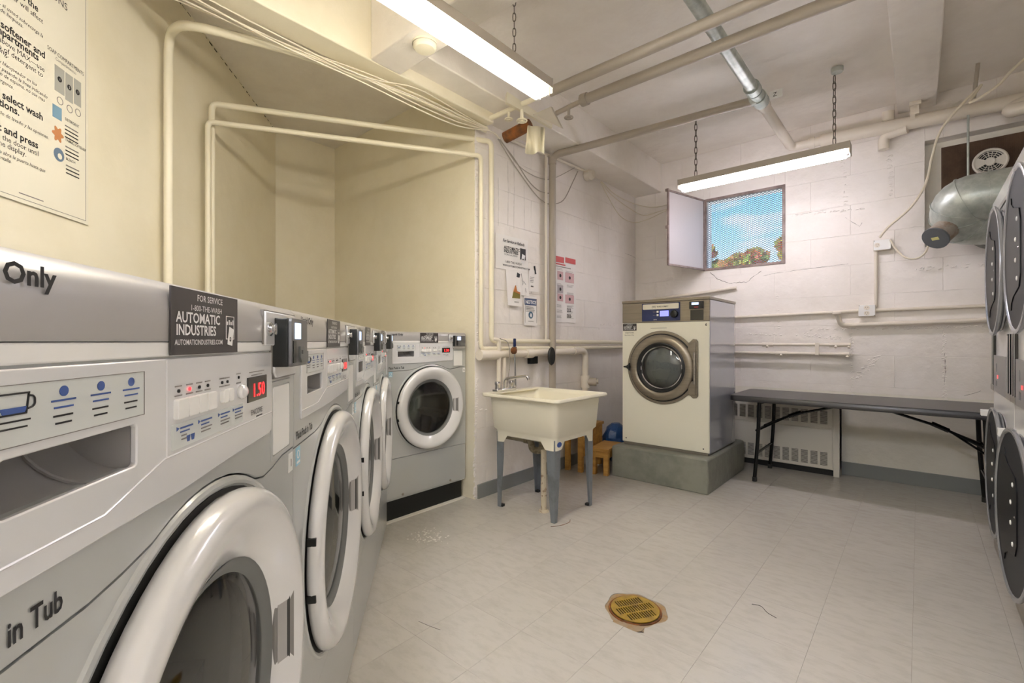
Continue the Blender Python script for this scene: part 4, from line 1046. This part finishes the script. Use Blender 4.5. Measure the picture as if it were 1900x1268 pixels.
tag(obj('pipe_strap', MB().box((-.60, 4.215, .895), (-.575, 4.225, .99)).box((-.60, 4.22, .90), (-.59, 4.298, .91)), PIPEW, None), 'small perforated strap holding both short valved pipes', 'bracket')
pipe('thin conduit angled above the large beige washer top', [(-1.93, 4.27, 1.36), (-1.92, 4.26, 1.405), (-1.52, 4.27, 1.43), (-1.18, 4.28, 1.46)], .013, PIPEW, .04)
pipe('vertical conduit joining the two outlets', [(-.236, 4.28, 1.25), (-.236, 4.28, 1.70)], .011, PIPEW)

def outlet(label, x, z, w_, h_, pairs, horiz=False):
    t = thing('outlet', label, 'outlet', (x, YB, z))
    obj('outlet_box', MB().box((-w_/2, -.045, -h_/2), (w_/2, 0, h_/2)), PIPEW, t, bevel=.004)
    obj('cover_plate', MB().plate(rrect(-w_/2+.002, -h_/2+.002, w_/2-.002, h_/2-.002, .004, 2), [], -.048, -.045), WHITEP, t)
    for (ox_, oz_) in pairs:
        s_ = obj('socket', MB().plate(circ(ox_, oz_, .017, 16), [], -.0505, -.047), PIPEW, t)
        for dx_ in (-.006, .006): obj('slot', MB().box((ox_+dx_-.001, -.0512, oz_-.002), (ox_+dx_+.001, -.050, oz_+.007)), DARK, s_)
        obj('slot', MB().box((ox_-.0015, -.0512, oz_-.010), (ox_+.0015, -.050, oz_-.007)), DARK, s_)
    for c_ in ((-w_/2+.006, h_/2-.006), (w_/2-.006, -h_/2+.006)): obj('screw', MB().lathe([(.003, 0), (.0005, .001)], (c_[0], -.048, c_[1]), '-y', 6), DARK, t)
    return t
outlet('white double outlet box where the wall conduits meet', -.287, 1.225, .10, .085, [(0, .02), (0, -.02)])
o_ = px(1637, 455, y=4.27)
outlet('upper white outlet box with plugged cords, right of the window', o_.x, o_.z, .10, .075, [(-.028, .0)])
tag(obj('power_cord', MB().tube(smooth_path([px(1632, 441, y=4.22), px(1650, 420, y=4.2), px(1690, 385, y=4.2), px(1718, 340, y=4.2), px(1730, 290, y=4.16), px(1750, 235, y=4.1), (.28, 4.0, 2.55), px(1800, 190, y=3.95), px(1850, 160, y=3.85), px(1898, 112, y=3.7), (.7, 3.5, 2.66)]), .008, 8), CABLE, None), 'thick white cord looping from the upper outlet over the duct', 'cord')
tag(obj('power_cord', MB().tube(smooth_path([px(1652, 445, y=4.23), px(1662, 462, y=4.22), px(1680, 478, y=4.2), px(1700, 480, y=4.2), px(1716, 470, y=4.2), (.05, 4.26, 1.66)]), .006, 8), CABLE, None), 'short white cord drooping from the upper outlet to the recess', 'cord')

# ------------------------------------------------------------------ duct recess, fan grille and duct
rc = MB(); rc.box((VX0, YB+.10, VZ0), (VX1, YB+.12, VZ1)); struct('recess_back', rc, LOWW, wall_back)
gr = thing('vent_grille', 'dirty brown ribbed vent panel set in the wall recess', 'vent', (VX0+.085, YB+.06, VZ0+.05))
obj('panel', MB().box((0, 0, 0), (.68, .03, .63)), BROWNG, gr)
rb_ = MB()
for k in range(84): rb_.box((.004+.008*k, -.004, .006), (.0075+.008*k, 0, .624))
obj('ribs', rb_, BROWNG, gr, kind='stuff')
gf = thing('round_fan_guard', 'round dirty white fan guard on the brown vent panel', 'fan guard', tuple(px(1837, 301, y=4.33)), 0)
obj('guard_ring', MB().lathe([(.085, 0), (.085, .018), (.078, .024), (.070, .020), (.070, 0)], (0, 0, 0), '-y', 32), HEAT, gf)
obj('guard_hub', MB().lathe([(.026, 0), (.026, .022), (.020, .026), (.0005, .026)], (0, 0, 0), '-y', 20), HEAT, gf)
obj('guard_back', MB().lathe([(.075, .004), (.0005, .004)], (0, 0, 0), '-y', 20), DARK, gf)
for a in (0, 180):
    pts = [(r_*math.cos(RAD(b_)), r_*math.sin(RAD(b_))) for r_, rng in ((.074, range(a-30, a+31, 10)), (.024, range(a+30, a-31, -10))) for b_ in rng]
    obj('guard_plate', MB().plate(pts, [], -.018, -.008), HEAT, gf)
for rr_ in (.038, .050, .062): obj('guard_wire', MB().lathe([(rr_, .012), (rr_+.004, .015), (rr_+.004, .010)], (0, 0, 0), '-y', 28), HEAT, gf)
for a in range(60, 130, 20):
    for s_ in (0, 180): obj('guard_wire', MB().tube([(.02*math.cos(RAD(a+s_)), -.014, .02*math.sin(RAD(a+s_))), (.075*math.cos(RAD(a+s_)), -.014, .075*math.sin(RAD(a+s_)))], .002, 5), HEAT, gf)
dt = thing('exhaust_duct', 'large galvanised exhaust duct curling down into the wall recess', 'duct', (.2, 3.95, 1.87))
def off(*p): return (p[0]-.2, p[1]-3.95, p[2]-1.87)
R1 = .140
obj('straight_duct', MB().tube([off(.96, 3.93, 1.87), off(.46, 3.93, 1.862)], R1, 32), GALV, dt)
obj('duct_sleeve', MB().tube([off(.47, 3.93, 1.862), off(.31, 3.93, 1.86)], R1+.003, 32), GALV, dt)
el = fillet([off(.33, 3.93, 1.86), off(.19, 3.93, 1.86), off(.185, 4.03, 1.745), off(.34, 4.12, 1.74), off(.40, 4.13, 1.74)], .13, 6)
obj('elbow', MB().tube(el, R1, 32), GALV, dt)
for a, b_ in ((off(.315, 3.93, 1.86), off(.305, 3.93, 1.86)), (off(.47, 3.93, 1.862), off(.46, 3.93, 1.862))): obj('seam_ring', MB().tube([a, b_], R1+.007, 32), GALV, dt)
for i_ in (3, 6, 9, 12):
    g0 = Vector(el[i_]); gd = (Vector(el[i_+1])-Vector(el[i_-1])).normalized()*.004
    obj('seam_ring', MB().tube([g0-gd, g0+gd], R1+.005, 32), GALV, dt)
c0 = Vector(off(.165, 3.99, 1.745)); c1_ = Vector(off(.078, 3.87, 1.635))
obj('stub', MB().tube([c0, c1_], .066, 24), mat('dusty_duct', (168, 160, 150), .6, .3, grain=(14, (140, 120, 102), .45, .65)), dt)
dv = (c1_-c0).normalized()
cp_ = obj('end_cap', MB().tube([c1_-dv*.004, c1_+dv*.008], .071, 24), mat('slate_cap', (98, 102, 106), .45), dt)
sd = dv.cross(Vector((0, 0, 1))).normalized(); upv = sd.cross(dv)
lbq = MB(); cc_ = c1_+dv*.009
lbq.face([lbq.bm.verts.new(cc_+sd*a+upv*b_) for a, b_ in ((-.02, -.010), (.02, -.010), (.02, .010), (-.02, .010))]); obj('cap_label', lbq, mat('yellow_label', (206, 204, 140), .5), cp_)
obj('collar', MB().tube([off(.36, 4.14, 1.74), off(.38, 4.34, 1.74)], .15, 24), mat('grey_sheet', (120, 122, 118), .5, .4), dt)
pipe('flat threaded hanger rod beside the duct', [(.235, 4.15, 2.44), (.235, 4.15, 1.98)], .006, GALV)
pipe('thin painted hanger rod under the right ceiling bay', [(.27, 4.0, 2.69), (.255, 4.05, 2.50)], .010, PIPEG)

# ------------------------------------------------------------------ wires and junctions on the left
def wire(label, pts, r=.004, m_=CABLE, group=None, n=5, name='cable', cat='cable'):
    o = obj(name, MB().tube(smooth_path(pts, n), r, 6), m_, None); return tag(o, label, cat, group)
for k in range(5):
    dz = [0, -.05, -.02, -.075, .02][k]; dx = .012*k
    pts = [(-2.22+.03*k, .45, 2.35), (-2.15+.01*k, .85, 2.33+dz*.3), (-2.08+dx*.4, 1.25, 2.335+dz*.4-.01*k), (-2.04+dx*.3, 1.55, 2.33+dz*1.1), (-2.03, 1.85, 2.325+dz*.9), (-2.045, 2.15, 2.33), (-2.06, 2.25, 2.32)]
    wire('thin white cable of the sagging bundle beneath the alcove beam', pts, .0036, CABLE, 'cables sagging beneath the beam')
P_ = lambda u, v: px(u, v, x=XW+.03)
wire('grey wire hanging lowest in front of the notices wall', [P_(924, 258), P_(950, 300), P_(985, 350), P_(1005, 372), P_(1022, 379), P_(1045, 372), P_(1062, 340), P_(1072, 318)], .004, CABLEG)
wire('grey wire looping at middle height over the notices wall', [P_(926, 258), P_(955, 296), P_(980, 335), P_(1000, 354), P_(1018, 359)], .004, CABLEG)
wire('thin grey wire looping highest over the notices wall', [P_(928, 258), P_(960, 305), P_(990, 326), P_(1015, 333), P_(1035, 328), P_(1065, 312), P_(1080, 304)], .003, CABLEG)
wire('white cable drooping from the junction box to the window, upper', [P_(1115, 336), P_(1140, 360), P_(1170, 376), px(1200, 384, y=YB-.03), px(1222, 384, y=YB-.1), px(1238, 380, y=3.85)], .003, CABLE)
wire('white cable drooping from the junction box, middle', [P_(1115, 337), P_(1135, 362), P_(1170, 388), px(1195, 400, y=YB-.03), px(1225, 392, y=YB-.1), px(1238, 388, y=3.9)], .003, CABLE)
wire('white cable drooping from the junction box, lowest', [P_(1114, 338), P_(1128, 365), P_(1150, 400), P_(1175, 413), px(1200, 408, y=YB-.03), px(1236, 391, y=3.9)], .003, CABLE)
pipe('thin white conduit from the grey wall pipe to the junction box', [P_(935, 255)+Vector((.0, 0, 0)), P_(1083, 316)], .010, PIPEW)
jb = P_(1092, 325); tag(obj('junction_box', MB().lathe([(.045, -.03), (.047, .02), (.03, .045), (.0005, .048)], (XW+.035, jb.y, jb.z), 'x', 20).box((XW, jb.y-.02, jb.z+.03), (XW+.03, jb.y+.02, jb.z+.09)), PIPEW, None), 'round white junction box high on the wall by the window', 'box')
# smoke detector
sd_ = thing('smoke_detector', 'cream round smoke detector under the ceiling cross beam', 'smoke detector', (-1.70, 1.35, 2.36))
obj('base_plate', MB().lathe([(.0005, 0), (.056, 0), (.056, .010)], (0, 0, 0), '-z', 28), PIPEC, sd_); obj('sensor_cover', MB().lathe([(.054, .010), (.052, .022), (.044, .030), (.0005, .033)], (0, 0, 0), '-z', 28), PIPEC, sd_)

# the valve cluster above the washers
cl = pipe('thin cream pipe with a valve, joining the upper ceiling pipe to the corner', [(-1.56, 2.12, 2.40), (-1.66, 2.12, 2.40), (-2.05, 2.10, 2.38)], .015, PIPEC, .02)
def hand_wheel(x, y, z, label, s_=1.0, m_=PIPEC):
    t = thing('valve_wheel', label, 'valve', (x, y, z))
    mb = MB()
    ring = [(.022*s_*math.cos(2*PI*i/16), .022*s_*math.sin(2*PI*i/16), -.05*s_) for i in range(17)]
    mb.tube(ring, .004*s_, 6, cap=False)
    for a in range(0, 360, 72): mb.tube([(0, 0, -.05*s_), (.022*s_*math.cos(RAD(a)), .022*s_*math.sin(RAD(a)), -.05*s_)], .003*s_, 5)
    obj('wheel', mb, m_, t); obj('stem', MB().tube([(0, 0, 0), (0, 0, -.056*s_)], .008*s_, 8), m_, t)
    return t
hand_wheel(-1.86, 2.11, 2.385, 'small cream valve wheel nearest the alcove corner')
hand_wheel(-1.74, 2.09, 2.345, 'larger cream valve wheel in front of the rusty pipe wrap', 1.25)
hand_wheel(-1.57, 2.32, 2.385, 'greyish valve wheel under the end of the lower ceiling pipe', 1.1, PIPEG)
pipe('thin painted pipe carrying the greyish valve wheel', [(-1.47, 2.32, 2.40), (-1.66, 2.32, 2.385)], .014, PIPEG)
pipe('rusty brown wrapped pipe piece between the valves and the white board', [px(937, 256, y=2.17), px(984, 231, y=2.2)], .034, RUST)
p0 = px(938, 193, y=1.98); p1 = px(1022, 240, y=2.45)
bd = MB(); d = (p1-p0); up_ = Vector((0, 0, .05))
bd.loft([[p0, p0+up_, p0+up_+Vector((.02, -.01, .01)), p0+Vector((.02, -.01, 0))], [p1, p1+up_*.5, p1+up_*.5+Vector((.02, -.01, .01)), p1+Vector((.02, -.01, 0))]], smooth=False)
tag(obj('loose_board', bd, PIPEC, None), 'white flat strip slanting beneath the two ceiling pipes', 'strip')
q0, q1, q2 = px(990, 212, y=2.18), px(1022, 198, y=2.22), px(1042, 238, y=2.3)
tp = MB(); th = Vector((.004, .012, 0)); tp.loft([[q0, q1, q2], [q0+th, q1+th, q2+th]], smooth=False)
tp.tube([q0, p0.lerp(p1, .55)+Vector((.01, 0, .02))], .002, 5)
tag(obj('sheet_scrap', tp, FIXT, None), 'triangular pale metal scrap by the valve pipe end', 'metal scrap')
sh = MB(); rows = []
for i in range(9):
    t_ = i/8; a_ = px(981+2*t_, 236+46*0, y=2.14); 
    u_ = 983 + 27*t_
    rows.append([px(u_-(4 if t_ < .5 else -1)*(1), 233+4*t_, y=2.16+.02*math.sin(t_*9)), px(u_-(9 if t_ < .2 else 0), 284+3*math.sin(t_*7), y=2.10+.03*math.sin(t_*11))])
sh.loft(rows, cap=False, closed=False)
o = obj('hanging_sheet', sh, PIPEC, None); sm = o.modifiers.new('s', 'SOLIDIFY'); sm.thickness = .003; tag(o, 'folded cream plastic sheet hanging from the white strip', 'sheet')

# ------------------------------------------------------------------ posters and notices
def wall_frame(name, label, cat, u, v, plane='x', rz=90):
    p = px(u, v, x=XW+.004) ; return thing(name, label, cat, tuple(p), RAD(rz))
def sheet(t, w_, h_, m_=PAPER, name='sheet', curl=0.0, lean=0):
    mb = MB(); n = 6
    a = [(0, -.002-curl*0, 0)]
    loops = []
    for i in range(n+1):
        x_ = w_*i/n; yy = -.0025 - curl*(i/n)**2
        loops.append([(x_, yy-lean, -h_), (x_, yy, 0), (x_, yy+.0012, 0), (x_, yy+.0012-lean, -h_)])
    mb.loft(loops, smooth=False); return obj(name, mb, m_, t)
# service sheet
tl = px(919, 432, x=XW); tr_ = px(979, 447, x=XW); bl = px(919, 497, x=XW)
w_ = tr_.y-tl.y; h_ = tl.z-bl.z
s1 = wall_frame('service_notice', 'white service and refunds sheet with black washer emblem taped to the wall', 'notice', 919, 432)
sheet(s1, w_, h_)
def wt(s, x, z, size, m_, t, **k): return text(s, x, z, size, m_, t, -.0042, **k)
wt('For Service or Refunds', w_*.2, -h_*.2, w_*.085, INKK, s1, bold=.02, shear=.3, sx_=.85)
wt('AUTOMATIC', w_*.24, -h_*.40, w_*.088, INKK, s1, bold=.03, sx_=.95); wt('INDUSTRIES', w_*.24, -h_*.50, w_*.088, INKK, s1, bold=.03, sx_=.93)
wt('COIN LAUNDRY', w_*.25, -h_*.58, w_*.05, INKK, s1, sx_=1.1)
wt('1-800-THE-WASH', w_*.26, -h_*.80, w_*.068, INKK, s1); wt('WWW.AUTOMATICINDUSTRIES.COM', w_*.2, -h_*.9, w_*.05, INKK, s1, bold=.01)
em = MB(); em.plate([(w_*.74, -h_*.62), (w_*.92, -h_*.62), (w_*.92, -h_*.28), (w_*.74, -h_*.28)], [], -.0045, -.0035); obj('emblem', em, INKK, s1)
em = MB(); em.plate([(w_*.77, -h_*.72), (w_*.86, -h_*.74), (w_*.9, -h_*.48), (w_*.8, -h_*.44)], [circ(w_*.83, -h_*.62, w_*.028, 12)], -.005, -.0045); obj('emblem_washer', em, INKW, s1)
# leaning paper with a small picture
s2 = wall_frame('curled_flyer', 'curled white flyer with a green and orange picture, left of the blue notice', 'flyer', 938, 500)
p1_ = px(938, 500, x=XW); p2_ = px(962, 500, x=XW); p3_ = px(938, 567, x=XW)
sheet(s2, p2_.y-p1_.y+.01, p1_.z-p3_.z, PAPER, lean=.02)
wf = p2_.y-p1_.y; hf = p1_.z-p3_.z
mb = MB(); mb.plate([(wf*.35, -hf*.78), (wf*.95, -hf*.78), (wf*.95, -hf*.66), (wf*.45, -hf*.60)], [], -.021, -.018); obj('picture', mb, mat('olive_print', (130, 118, 48), .6), s2)
mb = MB(); mb.plate([(wf*.45, -hf*.60), (wf*.95, -hf*.66), (wf*.95, -hf*.60), (wf*.72, -hf*.58), (wf*.62, -hf*.42)], [], -.0215, -.016); obj('picture', mb, mat('orange_print', (186, 118, 62), .6), s2)
mb = MB(); lines(mb, wf*.5, -hf*.88, wf*.4, 2, .006, .002, -.0225); obj('print', mb, INKG, s2)
obj('tape', MB().box((wf*.85, -.006, -.004), (wf*1.08, -.001, .028)), BLACKP, s2, rot=(0, RAD(18), 0))
# tall scribbled slip
s3 = wall_frame('slip', 'narrow white slip with handwriting above the blue notice', 'paper slip', 964, 505)
a = px(964, 505, x=XW); b_ = px(980, 512, x=XW); c_ = px(964, 548, x=XW)
sheet(s3, b_.y-a.y, a.z-c_.z, PAPER, lean=.006)
obj('handwriting', MB().tube([(.012, -.006, -.01), (.02, -.008, -.06), (.03, -.009, -.07), (.022, -.009, -.09)], .0012, 4).tube([(.035, -.008, -.06), (.055, -.011, -.085)], .0012, 4).tube([(.05, -.012, -.11), (.06, -.012, -.14)], .001, 4), INKK, s3)
s4 = wall_frame('slip', 'faded printed slip held by black tape under the service sheet', 'paper slip', 981, 500)
a = px(981, 510, x=XW); b_ = px(999, 514, x=XW); c_ = px(981, 543, x=XW)
sheet(s4, b_.y-a.y, a.z-c_.z+.03, PAPER)
mb = MB(); lines(mb, .012, -.055, .05, 4, .012, .003, -.0040); mb.box((.02, -.0042, -.125), (.05, -.0036, -.115)); obj('print', mb, INKG, s4)
obj('tape', MB().box((.062, -.006, -.045), (.074, -.001, .015)), BLACKP, s4, rot=(0, RAD(-14), 0))
# blue notice
s5 = wall_frame('notice_sign', 'white sign headed with a blue NOTICE band and a round hand emblem', 'sign', 971, 549)
a = px(971, 547, x=XW); b_ = px(995, 552, x=XW); c_ = px(971, 602, x=XW); w_ = b_.y-a.y; h_ = a.z-c_.z
sheet(s5, w_, h_, PAPER, lean=.008)
mb = MB(); mb.plate([(w_*.06, -h_*.30), (w_*.95, -h_*.30), (w_*.95, -h_*.08), (w_*.06, -h_*.08)], [], -.0075, -.0035); obj('header_band', mb, mat('notice_blue', (70, 90, 130), .5), s5)
text('NOTICE', w_*.10, -h_*.255, w_*.235, INKW, s5, -.0082, bold=.03, sx_=.95)
mb = MB(); mb.plate(circ(w_*.5, -h_*.64, w_*.17, 20), [], -.0095, -.006); obj('round_emblem', mb, mat('emblem_teal', (70, 104, 128), .5), s5)
mb = MB(); mb.plate([(w_*.42, -h_*.66), (w_*.5, -h_*.72), (w_*.58, -h_*.68), (w_*.56, -h_*.60), (w_*.48, -h_*.57)], [], -.0102, -.0095); obj('hand_mark', mb, INKW, s5)
mb = MB(); lines(mb, w_*.14, -h_*.37, w_*.72, 4, .011, .003, -.0092); mb.box((w_*.3, -.0105, -h_*.86), (w_*.7, -.009, -h_*.845)); obj('print', mb, INKG, s5)
mb = MB(); mb.plate([(w_*.05, -h_*.94), (w_*.96, -h_*.94), (w_*.96, -h_*.07), (w_*.05, -h_*.07)], [[(w_*.065, -h_*.932), (w_*.945, -h_*.932), (w_*.945, -h_*.078), (w_*.065, -h_*.078)]], -.0098, -.0092); obj('outline', mb, INKG, s5)
# red-headed instruction poster
s6 = wall_frame('instruction_poster', 'white picture poster with a red heading, between the grey pipe and beige washer', 'poster', 1016, 470)
a = px(1016, 470, x=XW); b_ = px(1068, 484, x=XW); c_ = px(1016, 597, x=XW); w_ = b_.y-a.y; h_ = a.z-c_.z
sheet(s6, w_, h_, PAPER)
mb = MB(); mb.box((w_*.05, -.0045, -h_*.10), (w_*.55, -.0035, -h_*.01)); mb.box((w_*.6, -.0045, -h_*.08), (w_*.98, -.0035, -h_*.0)); mb.box((w_*.05, -.0045, -h_*.135), (w_*.6, -.0035, -h_*.115)); obj('red_heading', mb, mat('faded_red', (204, 92, 92), .5), s6)
mb = MB(); mb.box((w_*.05, -.0045, -h_*.165), (w_*.8, -.0035, -h_*.155)); lines(mb, w_*.30, -h_*.19, w_*.22, 2, .01, .002, -.0042); lines(mb, w_*.62, -h_*.21, w_*.3, 2, .01, .002, -.0042)
for zz in (.42, .54, .74, .82, .90): lines(mb, w_*.30, -h_*zz, w_*.2, 3, .008, .002, -.0042); lines(mb, w_*.66, -h_*zz, w_*.25, 3, .008, .002, -.0042)
obj('print', mb, INKG, s6)
for (bx0, bz0, bx1, bz1) in ((.32, .23, .52, .36), (.60, .23, .92, .38), (.32, .44, .52, .56), (.32, .57, .52, .68), (.60, .57, .92, .70)):
    pc = obj('picture', MB().box((w_*bx0, -.0046, -h_*bz1), (w_*bx1, -.0036, -h_*bz0)), BRKRED if bz0 != .44 else mat('grey_print', (176, 168, 170), .6), s6)
    obj('picture_mark', MB().plate(circ(w_*(bx0+bx1)/2, -h_*(bz0+bz1)/2, w_*.035, 10), [], -.0052, -.0045), INKK, pc)
for zz in (.78, .87):
    for xx in (.66, .74): obj('symbol', MB().plate([(w_*xx, -h_*(zz+.05)), (w_*(xx+.06), -h_*(zz+.05)), (w_*(xx+.06), -h_*zz), (w_*xx, -h_*zz)], [[(w_*(xx+.012), -h_*(zz+.042)), (w_*(xx+.048), -h_*(zz+.042)), (w_*(xx+.048), -h_*(zz+.008)), (w_*(xx+.012), -h_*(zz+.008))]], -.0046, -.0038), INKK, s6)

# large washer instruction board on the slanted wall; local x runs along the wall
FW = Vector((XB, YA, 0))
def onslant(u, v):
    t = (u-950)/FPX; d = 1.235/-(.986*t+.1668); cx = t*d
    s_ = -.1668*cx+.986*d; p = Vector((-RD.x*0, 0, 0))
    P = FP*0 + (-RN*1.235) + RD*s_
    # world position on the slanted wall plane
    return s_, 1+(634-v)/FPX*d
sA, _ = onslant(511, 600)
def sl_x(u): return onslant(u, 600)[0]
xr = onslant(160, 0)[0]; zt = onslant(160, -170)[1]; zb = onslant(160, 418)[1]
PB = thing('wash_instruction_board', 'large cream wash instruction board on the slanted wall, printed in two languages', 'poster', tuple(-RN*1.233 + RD*xr), ROWROT)
PBW = .95
obj('board', MB().box((-PBW, -.004, zb), (0, 0, zt)), PAPERC, PB, bevel=.001)
obj('outline', MB().plate([(-PBW+.01, zb+.012), (-.012, zb+.012), (-.012, zt-.01), (-PBW+.01, zt-.01)], [[(-PBW+.012, zb+.0135), (-.0135, zb+.0135), (-.0135, zt-.012), (-PBW+.012, zt-.012)]], -.0046, -.004), INKG, PB)
def pt(s, u, v, size, m_=INKK, bold=0, end=True, shear=0, sx_=1.0):
    s_, z_ = onslant(u, v); return text(s, s_-xr, z_, size, m_, PB, -.0046, bold=bold, align='RIGHT' if end else 'LEFT', shear=shear, sx_=sx_)
pt('INSTRUCTIONS', 121, 21, .034)
pt('Do not overload or use the', 66, 22, .030, bold=.02); pt('Overloading the washer will affect', 75, 44, .022)
pt('No abra la puerta, si usted sobrecarga la', 75, 70, .0165, shear=.25); pt('afectara la calidad de limpieza.', 38, 52, .0165, shear=.25)
pt('Add detergent, softener and', 79, 109, .031, bold=.025); pt('bleach to the compartments', 67, 113, .031, bold=.025)
pt('Do not fill above MAX\u2014use', 78, 134, .0225); pt('1/3 cup of detergent to', 75, 144, .0225); pt('start washing.', 11, 107, .0225)
pt('A\u00f1ada detergente, suavizante y blanqueador en los', 63, 160, .0155, shear=.25); pt('compartimientos. No llene pasando la linea indicando', 83, 183, .0155, shear=.25); pt('MAX. Por el exceso de espuma, no use mas', 78, 189, .0155, shear=.25); pt('detergente.', 20, 166, .0155, shear=.25)
pt('Push button to select wash', 75, 224, .031, bold=.025); pt('cycle and options.', 31, 215, .031, bold=.025)
pt('Seleccionar el ciclo de lavado y las opciones.', 85, 258, .0155, shear=.25)
pt('Insert payment and press', 66, 276, .031, bold=.025); pt('START. Do not open the door until', 67, 290, .0225); pt('00 is in the display.', 44, 291, .0225)
pt('Presione "START". No abra la puerta hasta que', 79, 320, .0155, shear=.25); pt('00 aparece en la pantalla.', 16, 303, .0155, shear=.25)
pt('SOAP COMPARTMENTS', 151, 141, .0185, INKK, sx_=.82); pt('Compartimientos', 137, 139, .0150, INKG, sx_=.85)
for (u0, v0, u1, v1, n_) in ((97, 116, 115, 178, '1'), (117, 131, 131, 193, '2'), (133, 142, 146, 200, '3')):
    sa0, za = onslant(u0, v0+2); sb0, zb0 = onslant(u1, v1)
    obj('compartment_picture', MB().box((sa0-xr, -.0047, zb0), (sb0-xr, -.004, za)), mat('grey_gradient_print', (168, 168, 160), .5), PB)
    sc_, zc_ = onslant((u0+u1)/2, (v0+v1)/2); obj('number_dot', MB().plate(circ(sc_-xr, zc_, .009, 16), [], -.0052, -.0046), INKK, PB); text(n_, sc_-xr-.003, zc_-.004, .011, INKW, PB, -.0056)
    sc_, zc_ = onslant((u0+u1)/2+1, v1+9); obj('symbol', MB().plate(circ(sc_-xr, zc_, .013, 18), [circ(sc_-xr, zc_, .011, 18)], -.0047, -.004), INKG, PB)
sc_, zc_ = onslant(102, 208); obj('water_picture', MB().box((sc_-xr-.02, -.0047, zc_-.022), (sc_-xr+.018, -.004, zc_+.02)), mat('blue_water_print', (120, 156, 178), .5), PB)
sc_, zc_ = onslant(103, 249); obj('flower_picture', MB().plate([(sc_-xr+.02*(1+.25*math.cos(6*a))*math.cos(a), zc_+.022*(1+.25*math.cos(6*a))*math.sin(a)) for a in [2*PI*i/36 for i in range(36)]], [], -.0047, -.004), mat('orange_flower_print', (196, 132, 84), .5), PB)
sc_, zc_ = onslant(105, 287); obj('drum_picture', MB().plate(circ(sc_-xr, zc_, .022, 20), [circ(sc_-xr+.004, zc_-.004, .010, 14)], -.0047, -.004), mat('drum_print', (104, 124, 146), .5), PB)
for (u_, v_, s_, l2) in ((116, 222, 'DETERGENT', 3), (117, 261, 'FABRIC SOFTENER', 2), (118, 296, 'BLEACH', 2)):
    pt(s_, u_, v_, .0135, INKK, end=False, sx_=.85)
    for k in range(l2+1):
        a_, z_ = onslant(u_, v_+11+7*k); obj('tiny_print', MB().box((a_-xr, -.0047, z_), (a_-xr+.06, -.0042, z_+.004)), INKG if k == 0 else INKK, PB)
a_, z_ = onslant(30, 358); obj('tiny_print', MB().box((a_-xr, -.0047, z_), (a_-xr+.09, -.0042, z_+.003)), INKG, PB)

# ------------------------------------------------------------------ small marks on the floor
rs_ = random.Random(8); mb = MB(); c_ = px(792, 996, z=0)
for k in range(90):
    a = rs_.uniform(0, 6.28); r_ = abs(rs_.gauss(.055, .022)); x_, y_ = c_.x+r_*math.cos(a)*1.25, c_.y+r_*math.sin(a); q_ = rs_.uniform(.002, .007)
    mb.face([mb.bm.verts.new((x_+q_*math.cos(b_)*rs_.uniform(.6, 1.2), y_+q_*math.sin(b_)*rs_.uniform(.6, 1.2), .0006+k*.000004)) for b_ in (0, 1.2, 2.4, 3.7, 5)])
o = obj('powder_spill', mb, mat('dried_powder', (214, 212, 204), .7), None, kind='stuff', weld=False); o['label'] = 'dried white powder marks on the floor before the plinth washer'; o['category'] = 'powder'
def zp(u, v): p = px(u, v, z=0); return (p.x, p.y, .0012)
tag(obj('thread', MB().tube(smooth_path([zp(1395, 1122), zp(1412, 1126), zp(1424, 1138), zp(1441, 1148)]), .0009, 5), INKK, None), 'dark loose thread lying on the floor between drain and dryers', 'thread')
tag(obj('thread', MB().tube(smooth_path([zp(777, 1154), zp(795, 1162), zp(817, 1170)]), .0008, 5), INKG, None), 'short dark thread on the floor near the second washer', 'thread')
tag(obj('wire_scrap', MB().tube(smooth_path([zp(1022, 978), zp(1040, 976), zp(1056, 970), (zp(1058, 968)[0], zp(1058, 968)[1], .01)]), .0013, 5), RUST, None), 'rusty bit of wire on the floor by the near tub leg', 'wire')
